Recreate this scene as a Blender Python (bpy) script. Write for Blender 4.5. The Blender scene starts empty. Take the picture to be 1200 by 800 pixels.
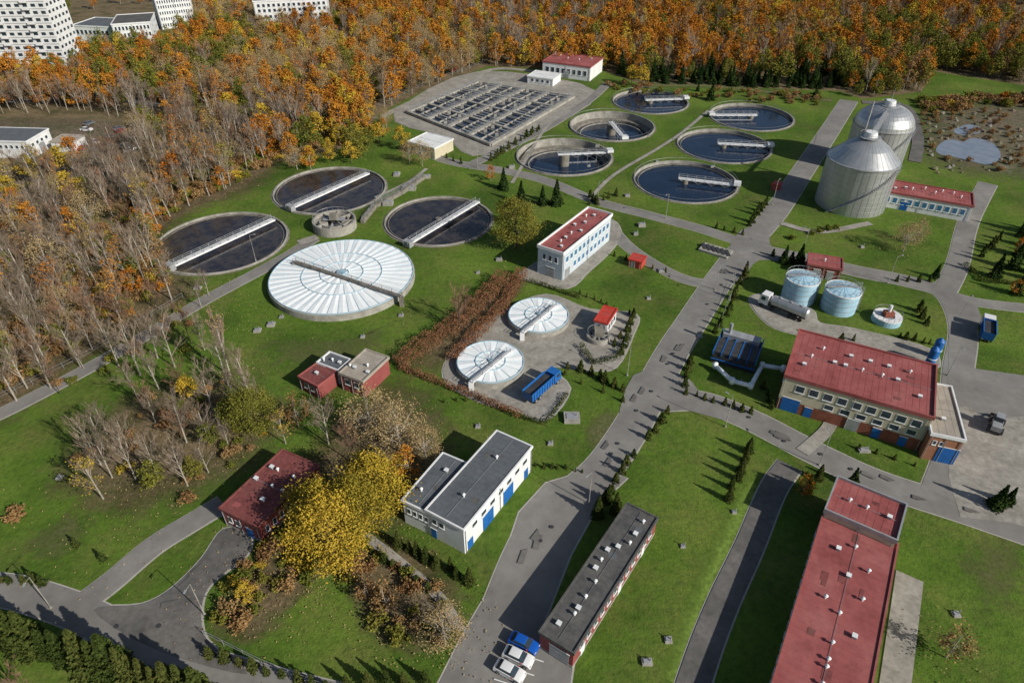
import bpy, math, random
import numpy as np
from mathutils import Vector, Matrix, geometry
random.seed(7); rng=np.random.default_rng(7)
# ---- image-pixel frame: estimated drone camera at 90 m, pitch 37 deg down, 24 mm lens; G() projects image pixels onto the ground or a given height
H=90.; PT=math.radians(37); F=800.
cp,sp=math.cos(PT),math.sin(PT)
def G(px,py,z=0.):
    xn=(px-600)/F; yn=(400-py)/F
    t=(H-z)/(sp-yn*cp)
    return (xn*t,(cp+yn*sp)*t)
def PR(x,y,z=0.):
    d=y*cp+(H-z)*sp; u=y*sp-(H-z)*cp
    return (600+F*x/d,400-F*u/d)
def GP(l,z=0.): return [G(a,b,z) for a,b in l]
def inside(x,y,poly):
    c=False; j=len(poly)-1
    for i in range(len(poly)):
        xi,yi=poly[i]; xj,yj=poly[j]
        if (yi>y)!=(yj>y) and x<(xj-xi)*(y-yi)/(yj-yi)+xi: c=not c
        j=i
    return c
scene=bpy.context.scene
# ================= materials
def ramp(nt,cols,lo=.3,hi=.7):
    r=nt.nodes.new('ShaderNodeValToRGB'); e=r.color_ramp.elements
    while len(e)<len(cols): e.new(.5)
    for i,c in enumerate(cols):
        e[i].position=lo+(hi-lo)*i/max(1,len(cols)-1)
    for i,c in enumerate(cols): e[i].color=(c[0],c[1],c[2],1)
    return r
def newmat(name):
    m=bpy.data.materials.new(name); m.use_nodes=True
    return m,m.node_tree,m.node_tree.nodes['Principled BSDF']
def NM(name,cols,scale=.5,rough=.85,metal=0.,bump=0.,bscale=4.,fine=0.,fscale=6.,lo=.3,hi=.7,stretch=None,spec=.3,soft=False,stain=0.):
    m,nt,b=newmat(name); N=nt.nodes.new; L=nt.links.new
    tc=N('ShaderNodeTexCoord'); src=tc.outputs['Object']
    if stretch:
        mp=N('ShaderNodeMapping'); mp.inputs['Scale'].default_value=stretch
        L(src,mp.inputs[0]); src=mp.outputs[0]
    n=N('ShaderNodeTexNoise'); n.inputs['Scale'].default_value=scale; n.inputs['Detail'].default_value=4; n.inputs['Roughness'].default_value=.62
    L(src,n.inputs['Vector'])
    r=ramp(nt,cols if len(cols)>1 else [cols[0],cols[0]],lo,hi); L(n.outputs[0],r.inputs[0]); out=r.outputs[0]
    if fine>0:
        n2=N('ShaderNodeTexNoise'); n2.inputs['Scale'].default_value=fscale; n2.inputs['Detail'].default_value=3
        L(src,n2.inputs['Vector'])
        mr=N('ShaderNodeMapRange'); mr.inputs[1].default_value=.3; mr.inputs[2].default_value=.7
        mr.inputs[3].default_value=1-fine; mr.inputs[4].default_value=1+fine
        L(n2.outputs[0],mr.inputs[0])
        mx=N('ShaderNodeVectorMath'); mx.operation='SCALE'
        L(out,mx.inputs[0]); L(mr.outputs[0],mx.inputs['Scale']); out=mx.outputs[0]
    if stain>0:
        n4=N('ShaderNodeTexNoise'); n4.inputs['Scale'].default_value=.45; n4.inputs['Detail'].default_value=6; n4.inputs['Roughness'].default_value=.7
        L(tc.outputs['Object'],n4.inputs['Vector'])
        m4=N('ShaderNodeMapRange'); m4.inputs[1].default_value=.48; m4.inputs[2].default_value=.7; m4.inputs[3].default_value=1; m4.inputs[4].default_value=1-stain
        L(n4.outputs[0],m4.inputs[0]); mx=N('ShaderNodeVectorMath'); mx.operation='SCALE'
        L(out,mx.inputs[0]); L(m4.outputs[0],mx.inputs['Scale']); out=mx.outputs[0]
    L(out,b.inputs['Base Color'])
    b.inputs['Roughness'].default_value=rough; b.inputs['Metallic'].default_value=metal
    b.inputs['Specular IOR Level'].default_value=spec
    if bump>0:
        n3=N('ShaderNodeTexNoise'); n3.inputs['Scale'].default_value=bscale; n3.inputs['Detail'].default_value=3
        L(src,n3.inputs['Vector'])
        bp=N('ShaderNodeBump'); bp.inputs['Strength'].default_value=bump; bp.inputs['Distance'].default_value=.15
        L(n3.outputs[0],bp.inputs['Height']); L(bp.outputs[0],b.inputs['Normal'])
    if soft:
        at=N('ShaderNodeAttribute'); at.attribute_name='fade'
        ns=N('ShaderNodeTexNoise'); ns.inputs['Scale'].default_value=.3; ns.inputs['Detail'].default_value=7; ns.inputs['Roughness'].default_value=.8
        L(tc.outputs['Object'],ns.inputs['Vector'])
        ad=N('ShaderNodeMath'); ad.operation='MULTIPLY_ADD'; ad.inputs[1].default_value=.75; L(at.outputs['Fac'],ad.inputs[0]); L(ns.outputs[0],ad.inputs[2])
        mr=N('ShaderNodeMapRange'); mr.inputs[1].default_value=.66; mr.inputs[2].default_value=1.2; mr.inputs[4].default_value=.95; L(ad.outputs[0],mr.inputs[0])
        tr=N('ShaderNodeBsdfTransparent'); mx=N('ShaderNodeMixShader'); L(mr.outputs[0],mx.inputs[0]); L(tr.outputs[0],mx.inputs[1]); L(b.outputs[0],mx.inputs[2])
        L(mx.outputs[0],nt.nodes['Material Output'].inputs[0])
    return m
def leafmat(name,cols,trans=.25):
    m,nt,b=newmat(name); N=nt.nodes.new; L=nt.links.new; nt.nodes.remove(b)
    g=N('ShaderNodeNewGeometry'); oi=N('ShaderNodeObjectInfo')
    a=N('ShaderNodeMath'); a.operation='MULTIPLY'; a.inputs[1].default_value=.45; L(g.outputs['Random Per Island'],a.inputs[0])
    c=N('ShaderNodeMath'); c.operation='MULTIPLY_ADD'; c.inputs[1].default_value=.55; L(oi.outputs['Random'],c.inputs[0]); L(a.outputs[0],c.inputs[2])
    r=ramp(nt,cols,.08,.92); L(c.outputs[0],r.inputs[0])
    d=N('ShaderNodeBsdfDiffuse'); L(r.outputs[0],d.inputs[0]); L(d.outputs[0],nt.nodes['Material Output'].inputs[0])
    return m
def grassmat():
    m,nt,b=newmat('grass'); N=nt.nodes.new; L=nt.links.new
    tc=N('ShaderNodeTexCoord')
    def noise(s,d=6,r=.6):
        n=N('ShaderNodeTexNoise'); n.inputs['Scale'].default_value=s; n.inputs['Detail'].default_value=d; n.inputs['Roughness'].default_value=r
        L(tc.outputs['Object'],n.inputs['Vector']); return n.outputs[0]
    r1=ramp(nt,[(.05,.092,.013),(.078,.138,.018),(.115,.175,.026)],.34,.66); L(noise(.045,3),r1.inputs[0])
    r2=ramp(nt,[(0,0,0),(.8,.8,.8)],.46,.74); L(noise(.075,8,.78),r2.inputs[0])
    mx=N('ShaderNodeMix'); mx.data_type='RGBA'; L(r2.outputs[0],mx.inputs[0]); L(r1.outputs[0],mx.inputs[6]); mx.inputs[7].default_value=(.15,.14,.045,1)
    r3=ramp(nt,[(.5,.55,.55),(1,1,1),(1.4,1.32,1.25)],.3,.7); L(noise(.9,7,.8),r3.inputs[0])
    m2=N('ShaderNodeMix'); m2.data_type='RGBA'; m2.blend_type='MULTIPLY'; m2.inputs[0].default_value=1
    L(mx.outputs[2],m2.inputs[6]); L(r3.outputs[0],m2.inputs[7])
    L(m2.outputs[2],b.inputs['Base Color']); b.inputs['Roughness'].default_value=.9; b.inputs['Specular IOR Level'].default_value=.1
    bp=N('ShaderNodeBump'); bp.inputs['Strength'].default_value=.5; bp.inputs['Distance'].default_value=.3
    L(noise(2.,3,.7),bp.inputs['Height']); L(bp.outputs[0],b.inputs['Normal'])
    return m
M={}
M['grass']=grassmat()
LC=[(.06,.06,.02),(.11,.085,.04),(.17,.125,.07),(.095,.095,.035)]
M['litter']=NM('leaf_litter_ground',LC,.12,.95,fine=.4,fscale=1.5)
M['litter_soft']=NM('leaf_litter_edge',LC,.12,.95,fine=.4,fscale=1.5,soft=True)
M['bank_bright_soft']=NM('painted_bank_brightness',[(.13,.21,.03),(.17,.25,.04)],.2,.95,fine=.3,fscale=1.5,soft=True)  # lighter green standing in for the bright slope of the bank
M['worn_soft']=NM('worn_grass',[(.11,.125,.04),(.15,.14,.06)],.2,.95,fine=.3,fscale=1.5,soft=True)
DC=[(.08,.06,.04),(.16,.125,.085),(.1,.095,.05),(.22,.19,.14)]
M['dirt']=NM('bare_dirt',DC,.09,.95,fine=.35,fscale=1.)
M['dirt_soft']=NM('bare_dirt_edge',DC,.09,.95,fine=.35,fscale=1.,soft=True)
M['asphalt']=NM('asphalt',[(.165,.155,.143),(.205,.195,.18),(.25,.238,.22)],.1,.9,fine=.1,fscale=.9,stain=.2)
M['asphalt_dark']=NM('asphalt_patched',[(.09,.087,.082),(.125,.118,.11),(.165,.155,.142)],.12,.9,fine=.15,fscale=1.2,stain=.25)
M['paving']=NM('concrete_paving',[(.22,.205,.175),(.285,.265,.23),(.35,.33,.29)],.2,.9,fine=.15,fscale=1.2,stain=.25)
M['kerb']=NM('kerb_stone',[(.32,.3,.27),(.42,.4,.36)],.8,.9)
M['concrete']=NM('concrete',[(.22,.21,.18),(.31,.295,.26),(.4,.385,.34)],.5,.9,fine=.15,stain=.3)
M['concrete_dirty']=NM('stained_concrete',[(.12,.11,.09),(.2,.185,.155),(.29,.265,.23)],.7,.9,fine=.2,stain=.3)
M['white']=NM('white_painted_steel',[(.62,.63,.63),(.78,.78,.78)],.6,.5,fine=.08)
M['grey']=NM('galvanised_steel',[(.28,.29,.3),(.4,.41,.42)],.8,.5,metal=.3)
M['dark']=NM('dark_steel',[(.03,.03,.033),(.06,.06,.062)],1,.6)
M['redroof']=NM('red_roof',[(.24,.06,.056),(.3,.085,.08),(.34,.115,.105)],.18,.85,fine=.08,fscale=1.5,stain=.22)
M['oldred']=NM('weathered_red_roof',[(.15,.045,.04),(.2,.06,.055),(.17,.07,.06)],.25,.85,fine=.15,fscale=1.5,stain=.35)
M['greyroof']=NM('grey_bitumen_roof',[(.085,.095,.107),(.11,.122,.135),(.1,.107,.115)],.3,.85,fine=.1,fscale=1.5,stain=.15)
M['darkroof']=NM('dark_bitumen_roof',[(.065,.065,.066),(.095,.093,.09),(.125,.12,.11)],.35,.9,fine=.15,fscale=1.5,stain=.25)
M['tanroof']=NM('gravel_roof',[(.3,.265,.215),(.38,.34,.29)],.4,.9,fine=.15,stain=.25)
M['whitewall']=NM('white_wall',[(.6,.61,.6),(.72,.73,.72)],.3,.8,fine=.06,stretch=(1,1,.2),stain=.08)
M['cream']=NM('cream_wall',[(.46,.41,.29),(.55,.5,.36)],.3,.8,fine=.08,stretch=(1,1,.3),stain=.12)
M['brick']=NM('red_brick_wall',[(.18,.06,.035),(.26,.09,.055)],.8,.9,fine=.2,fscale=5)
M['brickorange']=NM('orange_brick_wall',[(.28,.12,.065),(.35,.165,.095)],.8,.9,fine=.15,fscale=5)
M['redwall']=NM('red_wall',[(.22,.055,.05),(.3,.085,.075)],.5,.85,fine=.1,stain=.2)
M['bluewall']=NM('pale_blue_panel',[(.42,.49,.53),(.52,.57,.6)],.5,.7,fine=.07,stain=.1)
M['blue']=NM('blue_paint',[(.015,.1,.33),(.02,.14,.42)],.8,.45,stain=.2)
M['lightblue']=NM('light_blue_tank_panel',[(.27,.46,.58),(.38,.55,.65)],.5,.5,fine=.1,stretch=(1,1,.2),stain=.15)
M['silo']=NM('aluminium_cladding',[(.4,.41,.41),(.5,.51,.51),(.58,.59,.59)],.25,.42,metal=.7,fine=.08,stretch=(1,1,.15),stain=.1)
M['cover']=NM('white_grp_cover',[(.74,.78,.79),(.82,.85,.85),(.86,.88,.88)],.3,.5,fine=.05,stain=.08)
M['cover2']=NM('blue_grey_cover_rib',[(.28,.42,.5),(.4,.52,.58)],.5,.5)
def glass(name,c,r=.08):
    m,nt,b=newmat(name); b.inputs['Base Color'].default_value=(*c,1); b.inputs['Roughness'].default_value=r; b.inputs['Specular IOR Level'].default_value=.6; return m
M['glass']=glass('window_glass',(.03,.045,.06))
M['glass_blue']=glass('blue_window_glass',(.05,.16,.3),.15)
M['rubber']=glass('tyre_rubber',(.02,.02,.02),.8)
M['carblue']=glass('blue_car_paint',(.01,.09,.42),.2)
M['carwhite']=glass('white_car_paint',(.7,.7,.7),.2)
M['carred']=glass('red_car_paint',(.35,.02,.02),.25)
M['cargrey']=glass('grey_car_paint',(.12,.13,.14),.25)
M['lamp']=glass('headlamp_glass',(.6,.6,.55),.1)
M['red']=NM('red_paint',[(.4,.045,.03),(.5,.06,.04)],1,.5)
M['green']=NM('green_paint',[(.02,.15,.05),(.03,.2,.07)],1,.5)
def water(name,cols,scale,bump,r=.07):
    return NM(name,cols,scale,r,fine=.15,bump=bump,bscale=1.2,spec=.5)
M['water']=water('clarifier_water',[(.006,.013,.032),(.012,.024,.052)],.1,.1)
M['sludge']=water('sludge_water',[(.014,.014,.018),(.022,.02,.024),(.05,.042,.038),(.012,.012,.02)],.25,.2,.12)
M['bark']=NM('bark',[(.06,.045,.03),(.11,.085,.06)],2,.95)
M['birch']=NM('pale_bark',[(.22,.19,.15),(.46,.42,.36)],1.5,.95)
M['twig']=NM('bare_twigs',[(.18,.135,.095),(.28,.22,.165)],.3,.95)
M['twigred']=NM('reddish_twigs',[(.2,.11,.07),(.26,.16,.1)],.3,.95)
M['L_orange']=leafmat('orange_leaves',[(.24,.08,.016),(.38,.14,.02),(.47,.22,.03),(.32,.14,.035)])
M['L_yellow']=leafmat('yellow_leaves',[(.22,.18,.028),(.4,.28,.035),(.5,.33,.04),(.32,.25,.045)])
M['L_brown']=leafmat('brown_leaves',[(.16,.085,.038),(.23,.13,.055),(.32,.2,.085),(.2,.14,.065)])
M['L_olive']=leafmat('olive_leaves',[(.08,.1,.018),(.13,.145,.026),(.2,.18,.035),(.13,.12,.028)])
M['L_bigyellow']=leafmat('yellow_green_leaves',[(.15,.14,.022),(.26,.21,.028),(.38,.27,.035),(.46,.31,.04)])
M['L_dark']=leafmat('conifer_needles',[(.018,.035,.012),(.03,.055,.015),(.045,.07,.02)],.1)
M['L_thuja']=leafmat('thuja_foliage',[(.03,.045,.012),(.055,.075,.018),(.1,.1,.028)],.12)
M['L_hedge']=leafmat('russet_hedge_leaves',[(.13,.055,.03),(.2,.085,.045),(.25,.125,.065),(.17,.09,.05)],.2)
M['L_tan']=leafmat('tan_leaves',[(.23,.165,.08),(.31,.22,.105),(.38,.28,.14),(.23,.18,.085)])
M['L_red']=leafmat('red_leaves',[(.26,.03,.025),(.36,.05,.03)])
# ================= mesh builder
class MB:
    def __init__(s): s.v=[];s.f=[];s.mi=[]
    def add(s,vs,fs,m=0):
        o=len(s.v); s.v.extend(vs)
        for f in fs: s.f.append(tuple(i+o for i in f)); s.mi.append(m)
    def box(s,x0,x1,y0,y1,z0,z1,m=0):
        s.add([(x0,y0,z0),(x1,y0,z0),(x1,y1,z0),(x0,y1,z0),(x0,y0,z1),(x1,y0,z1),(x1,y1,z1),(x0,y1,z1)],
          [(3,2,1,0),(4,5,6,7),(0,1,5,4),(1,2,6,5),(2,3,7,6),(3,0,4,7)],m)
    def prism(s,pts,z0,z1,m=0):
        a=sum(pts[i][0]*pts[(i+1)%len(pts)][1]-pts[(i+1)%len(pts)][0]*pts[i][1] for i in range(len(pts)))
        if a<0: pts=pts[::-1]
        n=len(pts); s.add([(x,y,z0) for x,y in pts]+[(x,y,z1) for x,y in pts],
          [tuple(range(n))[::-1],tuple(range(n,2*n))]+[(i,(i+1)%n,n+(i+1)%n,n+i) for i in range(n)],m)
    def obox(s,p,q,w,z0,z1,m=0,ext=0.):
        p=Vector(p[:2]);q=Vector(q[:2]);d=(q-p)
        if d.length<1e-6: return
        d.normalize(); p=p-d*ext;q=q+d*ext; n=Vector((-d.y,d.x))*w/2
        s.prism([tuple(p-n),tuple(q-n),tuple(q+n),tuple(p+n)],z0,z1,m)
    def tube(s,p,q,r0,r1,n=6,m=0,cap=True):
        p=Vector(p);q=Vector(q);d=q-p
        if d.length<1e-6:return
        d.normalize(); a=d.orthogonal().normalized(); b=d.cross(a)
        vs=[]
        for c,r in ((p,r0),(q,r1)):
            for i in range(n):
                t=2*math.pi*i/n; vs.append(tuple(c+(a*math.cos(t)+b*math.sin(t))*r))
        fs=[(i,(i+1)%n,n+(i+1)%n,n+i) for i in range(n)]
        if cap: fs+=[tuple(range(n))[::-1],tuple(range(n,2*n))]
        s.add(vs,fs,m)
    def cone(s,cx,cy,z0,z1,r0,r1,n=48,m=0,cap=True,amp=0.):
        vs=[]
        for z,r in ((z0,r0),(z1,r1)):
            for i in range(n):
                t=2*math.pi*i/n; vs.append((cx+r*math.cos(t),cy+r*math.sin(t),z+(amp if i%2 else 0)))
        fs=[(i,(i+1)%n,n+(i+1)%n,n+i) for i in range(n)]
        if cap: fs+=[tuple(range(n,2*n))]
        s.add(vs,fs,m)
    def ring(s,cx,cy,r0,r1,z0,z1,n=64,m=0):
        vs=[]
        for r,z in ((r0,z0),(r1,z0),(r1,z1),(r0,z1)):
            for i in range(n):
                t=2*math.pi*i/n; vs.append((cx+r*math.cos(t),cy+r*math.sin(t),z))
        fs=[]
        for k in range(4):
            a=k*n;b=((k+1)%4)*n
            for i in range(n): j=(i+1)%n; fs.append((a+i,a+j,b+j,b+i))
        s.add(vs,fs,m)
    def flat(s,pts,z,m=0):
        a=sum(pts[i][0]*pts[(i+1)%len(pts)][1]-pts[(i+1)%len(pts)][0]*pts[i][1] for i in range(len(pts)))
        if a<0: pts=pts[::-1]
        s.add([(x,y,z) for x,y in pts],[tuple(range(len(pts)))],m)
    def mesh(s,name,mats,smooth=False):
        me=bpy.data.meshes.new(name); me.from_pydata(s.v,[],s.f)
        for k in mats: me.materials.append(M[k] if isinstance(k,str) else k)
        me.polygons.foreach_set('material_index',s.mi)
        if smooth: me.polygons.foreach_set('use_smooth',[True]*len(s.f))
        me.update(); return me
    def obj(s,name,mats,parent=None,smooth=False,bevel=0):
        o=bpy.data.objects.new(name,s.mesh(name,mats,smooth)); scene.collection.objects.link(o)
        if parent: o.parent=parent
        if bevel:
            md=o.modifiers.new('bevel','BEVEL'); md.width=bevel; md.segments=2; md.limit_method='ANGLE'
        return o
def empty(name,x=0,y=0,ang=0.,z=0.):
    e=bpy.data.objects.new(name,None); scene.collection.objects.link(e); e.location=(x,y,z); e.rotation_euler=(0,0,ang); e.empty_display_size=.5; return e
# ================= tanks data
def circ(px,py,w):
    cy=py
    for _ in range(8):
        xn=(px-600)/F; X,Y=G(px,cy); d=Y*cp+H*sp; R=w/2*d/F
        m=(PR(X,Y+R)[1]+PR(X,Y-R)[1])/2; cy+=py-m
    X,Y=G(px,cy); d=Y*cp+H*sp; return X,Y,w/2*d/F
holes=[]
CL=[(762,120,88,'c',None),(880,138,96,'c',None),(717,149,99,'d',None),(848,172,108,'c',None),(661,185,112,'d',None),(803,214,120,'c',None),
    (387,224,130,'b',((337,243),(431,201))),(260,286,150,'b',((195,312),(320,255))),(514,260,126,'b',((475,285),(560,234)))]
tk=[]
for c in CL:
    X,Y,R=circ(c[0],c[1],c[2]); tk.append((X,Y,R,c[3],c[4])); holes.append((X,Y,R-.15))
# ================= ground sheet with tank pits
vs=[(-2500,-300),(2500,-300),(2500,3500),(-2500,3500)]; es=[(0,1),(1,2),(2,3),(3,0)]
for X,Y,R in holes:
    o=len(vs); n=64
    for i in range(n):
        t=2*math.pi*i/n; vs.append((X+R*math.cos(t),Y+R*math.sin(t)))
        es.append((o+i,o+(i+1)%n))
r=geometry.delaunay_2d_cdt([Vector(v) for v in vs],es,[],0,1e-5)
gv=[(v.x,v.y,0) for v in r[0]]; gf=[]
for f in r[2]:
    cx=sum(gv[i][0] for i in f)/3; cy=sum(gv[i][1] for i in f)/3
    if any((cx-X)**2+(cy-Y)**2<(R*.9985)**2 for X,Y,R in holes): continue
    a=gv[f[0]];b=gv[f[1]];c=gv[f[2]]
    if (b[0]-a[0])*(c[1]-a[1])-(b[1]-a[1])*(c[0]-a[0])<0: f=f[::-1]
    gf.append(tuple(f))
g=MB(); g.v=gv; g.f=gf; g.mi=[0]*len(gf); g.obj('ground',['grass'])
# ================= ground sheets
zc=[.05]
def smooth(pts,closed=False,k=6):
    n=len(pts); out=[]
    rngi=range(n) if closed else range(n-1)
    for i in rngi:
        if closed: p0,p1,p2,p3=[Vector(pts[(i+j)%n]) for j in (-1,0,1,2)]
        else:
            p1,p2=Vector(pts[i]),Vector(pts[i+1]); p0=Vector(pts[i-1]) if i>0 else p1*2-p2; p3=Vector(pts[i+2]) if i+2<n else p2*2-p1
        for j in range(k):
            t=j/k; out.append(tuple(.5*((2*p1)+(p2-p0)*t+(2*p0-5*p1+4*p2-p3)*t*t+(3*p1-p0-3*p2+p3)*t**3)))
    if not closed: out.append(tuple(pts[-1]))
    return out
def strip(mb,pts,w,z,m=0,closed=False):
    n=len(pts); L=[];R=[]
    for i in range(n):
        a=Vector(pts[(i-1)%n] if (closed or i>0) else pts[i]); b=Vector(pts[(i+1)%n] if (closed or i<n-1) else pts[i])
        d=(b-a).normalized(); nn=Vector((-d.y,d.x))*w/2; p=Vector(pts[i]); L.append(p+nn); R.append(p-nn)
    vs=[(v.x,v.y,z) for v in L]+[(v.x,v.y,z) for v in R]
    fs=[(n+i,n+(i+1)%n,(i+1)%n,i) for i in range(n if closed else n-1)]
    mb.add(vs,fs,m)
kb=MB(); kz=[.016]
def road(name,px,w,mat='asphalt',kerb=True,world=False):
    pts=smooth(px if world else GP(px)); mb=MB(); zc[0]+=.004; strip(mb,pts,w,zc[0]); mb.obj(name,[mat])
    if kerb: kz[0]+=.001; strip(kb,pts,w+.5,kz[0])
def area(name,px,mat='asphalt',kerb=True,sm=True,k=4):
    pts=GP(px); pts=smooth(pts,True,k) if sm else pts
    mb=MB(); zc[0]+=.004; mb.flat(pts,zc[0]); mb.obj(name,[mat])
    if kerb: kz[0]+=.001; strip(kb,pts,.6,kz[0],closed=True)
    return pts
def soil(name,px,mat,z,sm=True):
    pts=GP(px); pts=smooth(pts,True,4) if sm else pts
    mb=MB(); mb.flat(pts,z); mb.obj(name,[mat]); return pts
def fadeobj(mb,name,mat,fade):
    o=mb.obj(name,[mat]); a=o.data.attributes.new('fade','FLOAT','POINT'); a.data.foreach_set('value',fade); return o
def softpatch(name,px,mat,z,g=1.):
    pts=smooth(GP(px),True,4); n=len(pts); cx=sum(p[0] for p in pts)/n; cy=sum(p[1] for p in pts)/n
    mb=MB(); vs=[];fd=[]
    for s,f in ((1.2,0),(.92,.4),(.65,.75),(.35,1)):
        for p in pts: vs.append((cx+(p[0]-cx)*s,cy+(p[1]-cy)*s,z)); fd.append(f*g)
    fs=[]
    for k in range(3):
        for i in range(n): j=(i+1)%n; fs.append((k*n+i,k*n+j,(k+1)*n+j,(k+1)*n+i))
    fs.append(tuple(range(3*n,4*n))); mb.add(vs,fs); fadeobj(mb,name,mat,fd)
def softstrip(name,px,w,mat,z,f=(0,1,0)):
    pts=smooth(GP(px)); n=len(pts); vs=[];fd=[]
    for off,fv in ((w/2,f[0]),(0,f[1]),(-w/2,f[2])):
        for i in range(n):
            a=Vector(pts[max(0,i-1)]);b=Vector(pts[min(n-1,i+1)]); d=(b-a).normalized(); p=Vector(pts[i])+Vector((-d.y,d.x))*off
            vs.append((p.x,p.y,z)); fd.append(fv)
    fs=[]
    for k in range(2):
        for i in range(n-1): fs.append(((k+1)*n+i,(k+1)*n+i+1,k*n+i+1,k*n+i))
    mb=MB(); mb.add(vs,fs); fadeobj(mb,name,mat,fd)
FP=[(-80,500),(0,478),(60,440),(130,398),(212,345),(190,312),(183,275),(215,248),(290,215),(325,188),(395,176),(425,160),(445,133),(500,105),(570,78),(632,80),(705,82),(745,97),(985,107),(1010,116),(1080,108),(1095,84),(1200,100),(1330,100),(1330,-30),(-120,-30)]
soil('forest_floor',FP,'litter',.002,False)
softstrip('forest_edge_floor',FP[:11],18,'litter_soft',.004,(1,.7,0))
softpatch('copse_floor',[(80,520),(130,470),(200,440),(290,440),(345,480),(310,540),(220,590),(120,610),(60,570)],'litter_soft',.005)
softpatch('thicket_floor',[(300,640),(340,560),(390,490),(460,440),(530,490),(520,560),(470,620),(420,650),(350,680)],'litter_soft',.006)
softpatch('thicket_floor',[(400,650),(450,620),(530,665),(545,740),(480,770),(420,730)],'litter_soft',.0065)
softpatch('thicket_floor',[(250,740),(275,670),(330,640),(380,660),(340,720),(290,755)],'litter_soft',.007)
softpatch('hedge_floor',[(470,430),(540,370),(600,322),(620,330),(560,400),(510,440)],'litter_soft',.0078)
softstrip('painted_bank_strip',[(885,565),(850,640),(820,710),(790,800)],6,'bank_bright_soft',.0085)  # flat strip; the bank slope's brightness is painted in as lighter green
softpatch('worn_grass_patch',[(685,505),(712,478),(735,500),(700,530)],'worn_soft',.009,.8)
softpatch('worn_grass_patch',[(20,640),(80,600),(110,620),(60,660)],'worn_soft',.0092,.6)
softpatch('worn_grass_patch',[(1120,640),(1200,620),(1200,700),(1150,720)],'worn_soft',.0094,.5)
softpatch('worn_grass_patch',[(290,400),(420,395),(480,370),(440,420),(330,440)],'worn_soft',.0096,.5)
softpatch('wasteland',[(1075,130),(1150,112),(1290,112),(1290,215),(1230,218),(1160,208),(1100,200),(1070,170)],'dirt_soft',.010)
softstrip('meadow_verge',[(760,100),(850,102),(975,118)],9,'worn_soft',.0105)
pond=soil('pond_water',[(1098,172),(1112,163),(1128,166),(1140,162),(1162,167),(1173,182),(1160,193),(1135,188),(1118,184),(1100,180)],'lightblue',.014)
pond2=soil('pond_water',[(1118,152),(1135,146),(1150,150),(1145,157),(1125,158)],'lightblue',.014)
pw_=water('pond_water_surface',[(.16,.19,.24),(.24,.27,.32)],.3,.03)  # pale base colour paints the sky's reflection into the pond
for n_ in ('pond_water','pond_water.001'): bpy.data.objects[n_].data.materials[0]=pw_
softpatch('industrial_yard',[(-120,215),(-120,140),(40,138),(150,142),(165,168),(110,192),(40,195)],'dirt_soft',.011)
soil('sports_field',[(85,62),(95,44),(190,38),(215,50),(170,64)],'green',.012)
softpatch('field_clearing',[(1110,24),(1130,10),(1330,10),(1330,30)],'dirt_soft',.013)
# roads
area('parking_yard',[(512,805),(545,740),(585,672),(609,600),(640,566),(700,548),(735,560),(700,592),(668,650),(632,742),(672,775),(660,860),(490,860)],'asphalt',True,False)
road('main_road',[(560,800),(620,640),(660,590),(705,550),(737,505),(762,460),(788,412),(812,375),(845,325),(872,290),(908,250),(938,205),(968,160),(995,118)],6.6)
road('access_road',[(765,470),(820,470),(880,492),(950,528),(1030,565),(1130,598),(1230,632)],6.)
area('road_junction',[(742,440),(800,440),(830,468),(900,495),(860,495),(790,478),(760,492),(722,520)],'asphalt',False)
road('cross_road',[(872,285),(820,268),(760,252),(700,236),(640,212),(590,200),(530,190),(480,172)],4.2)
road('east_road',[(868,288),(940,303),(1005,318),(1065,330),(1108,345),(1128,385),(1122,440),(1118,520),(1100,580)],5.6)
area('junction_apron',[(848,310),(868,270),(900,268),(905,290),(950,302),(945,312),(890,305),(868,330)],'asphalt',False)
road('north_east_road',[(1105,345),(1122,310),(1135,260),(1158,215)],5.)
road('east_spur_road',[(1110,345),(1150,355),(1210,362),(1290,370)],3.6)
area('concrete_yard',[(1110,480),(1140,470),(1300,500),(1300,640),(1180,612),(1125,606),(1112,560)],'paving',True,False)
area('paved_apron',[(1112,390),(1140,345),(1150,372),(1140,400),(1142,432),(1200,440),(1290,450),(1290,470),(1200,488),(1150,490),(1135,475),(1110,480)],'asphalt',False,False)
road('loop_road',[(712,262),(735,288),(770,312),(805,328),(845,335)],3.6)
area('building_apron',[(608,322),(640,300),(690,262),(718,258),(728,275),(715,295),(690,318),(665,338),(618,328)],'paving')
area('tank_apron',[(520,442),(535,408),(590,365),(640,345),(690,362),(745,368),(742,392),(722,430),(690,434),(645,430),(668,455),(640,492),(600,478),(560,470)],'paving')
road('west_road',[(-80,520),(0,485),(50,460),(110,428),(180,388),(240,352),(300,320),(340,298),(368,280)],3.6)
road('gate_road',[(-90,690),(0,690),(80,712),(150,745),(220,775),(320,805),(420,830)],5.)
road('lane',[(95,708),(130,682),(180,640),(225,612),(262,590)],4.)
area('gate_yard',[(110,715),(165,708),(200,690),(236,655),(262,620),(292,625),(290,650),(250,682),(237,710),(243,750),(290,790),(180,760)],'asphalt_dark')
road('service_track',[(925,545),(905,575),(878,640),(850,700),(826,760),(800,840)],4.2,'asphalt_dark')
area('slab_path',[(1050,668),(1082,682),(1068,800),(1050,870),(1015,870),(1030,800)],'paving',False,False)
area('equipment_apron',[(878,352),(898,345),(950,362),(960,378),(1000,385),(1080,405),(1100,420),(1080,430),(940,386),(935,392),(900,380)],'paving')
area('basin_apron',[(462,134),(560,84),(700,108),(575,180),(520,160)],'paving')
road('basin_path',[(440,140),(500,112),(575,82),(630,84)],3,'paving')
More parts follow.
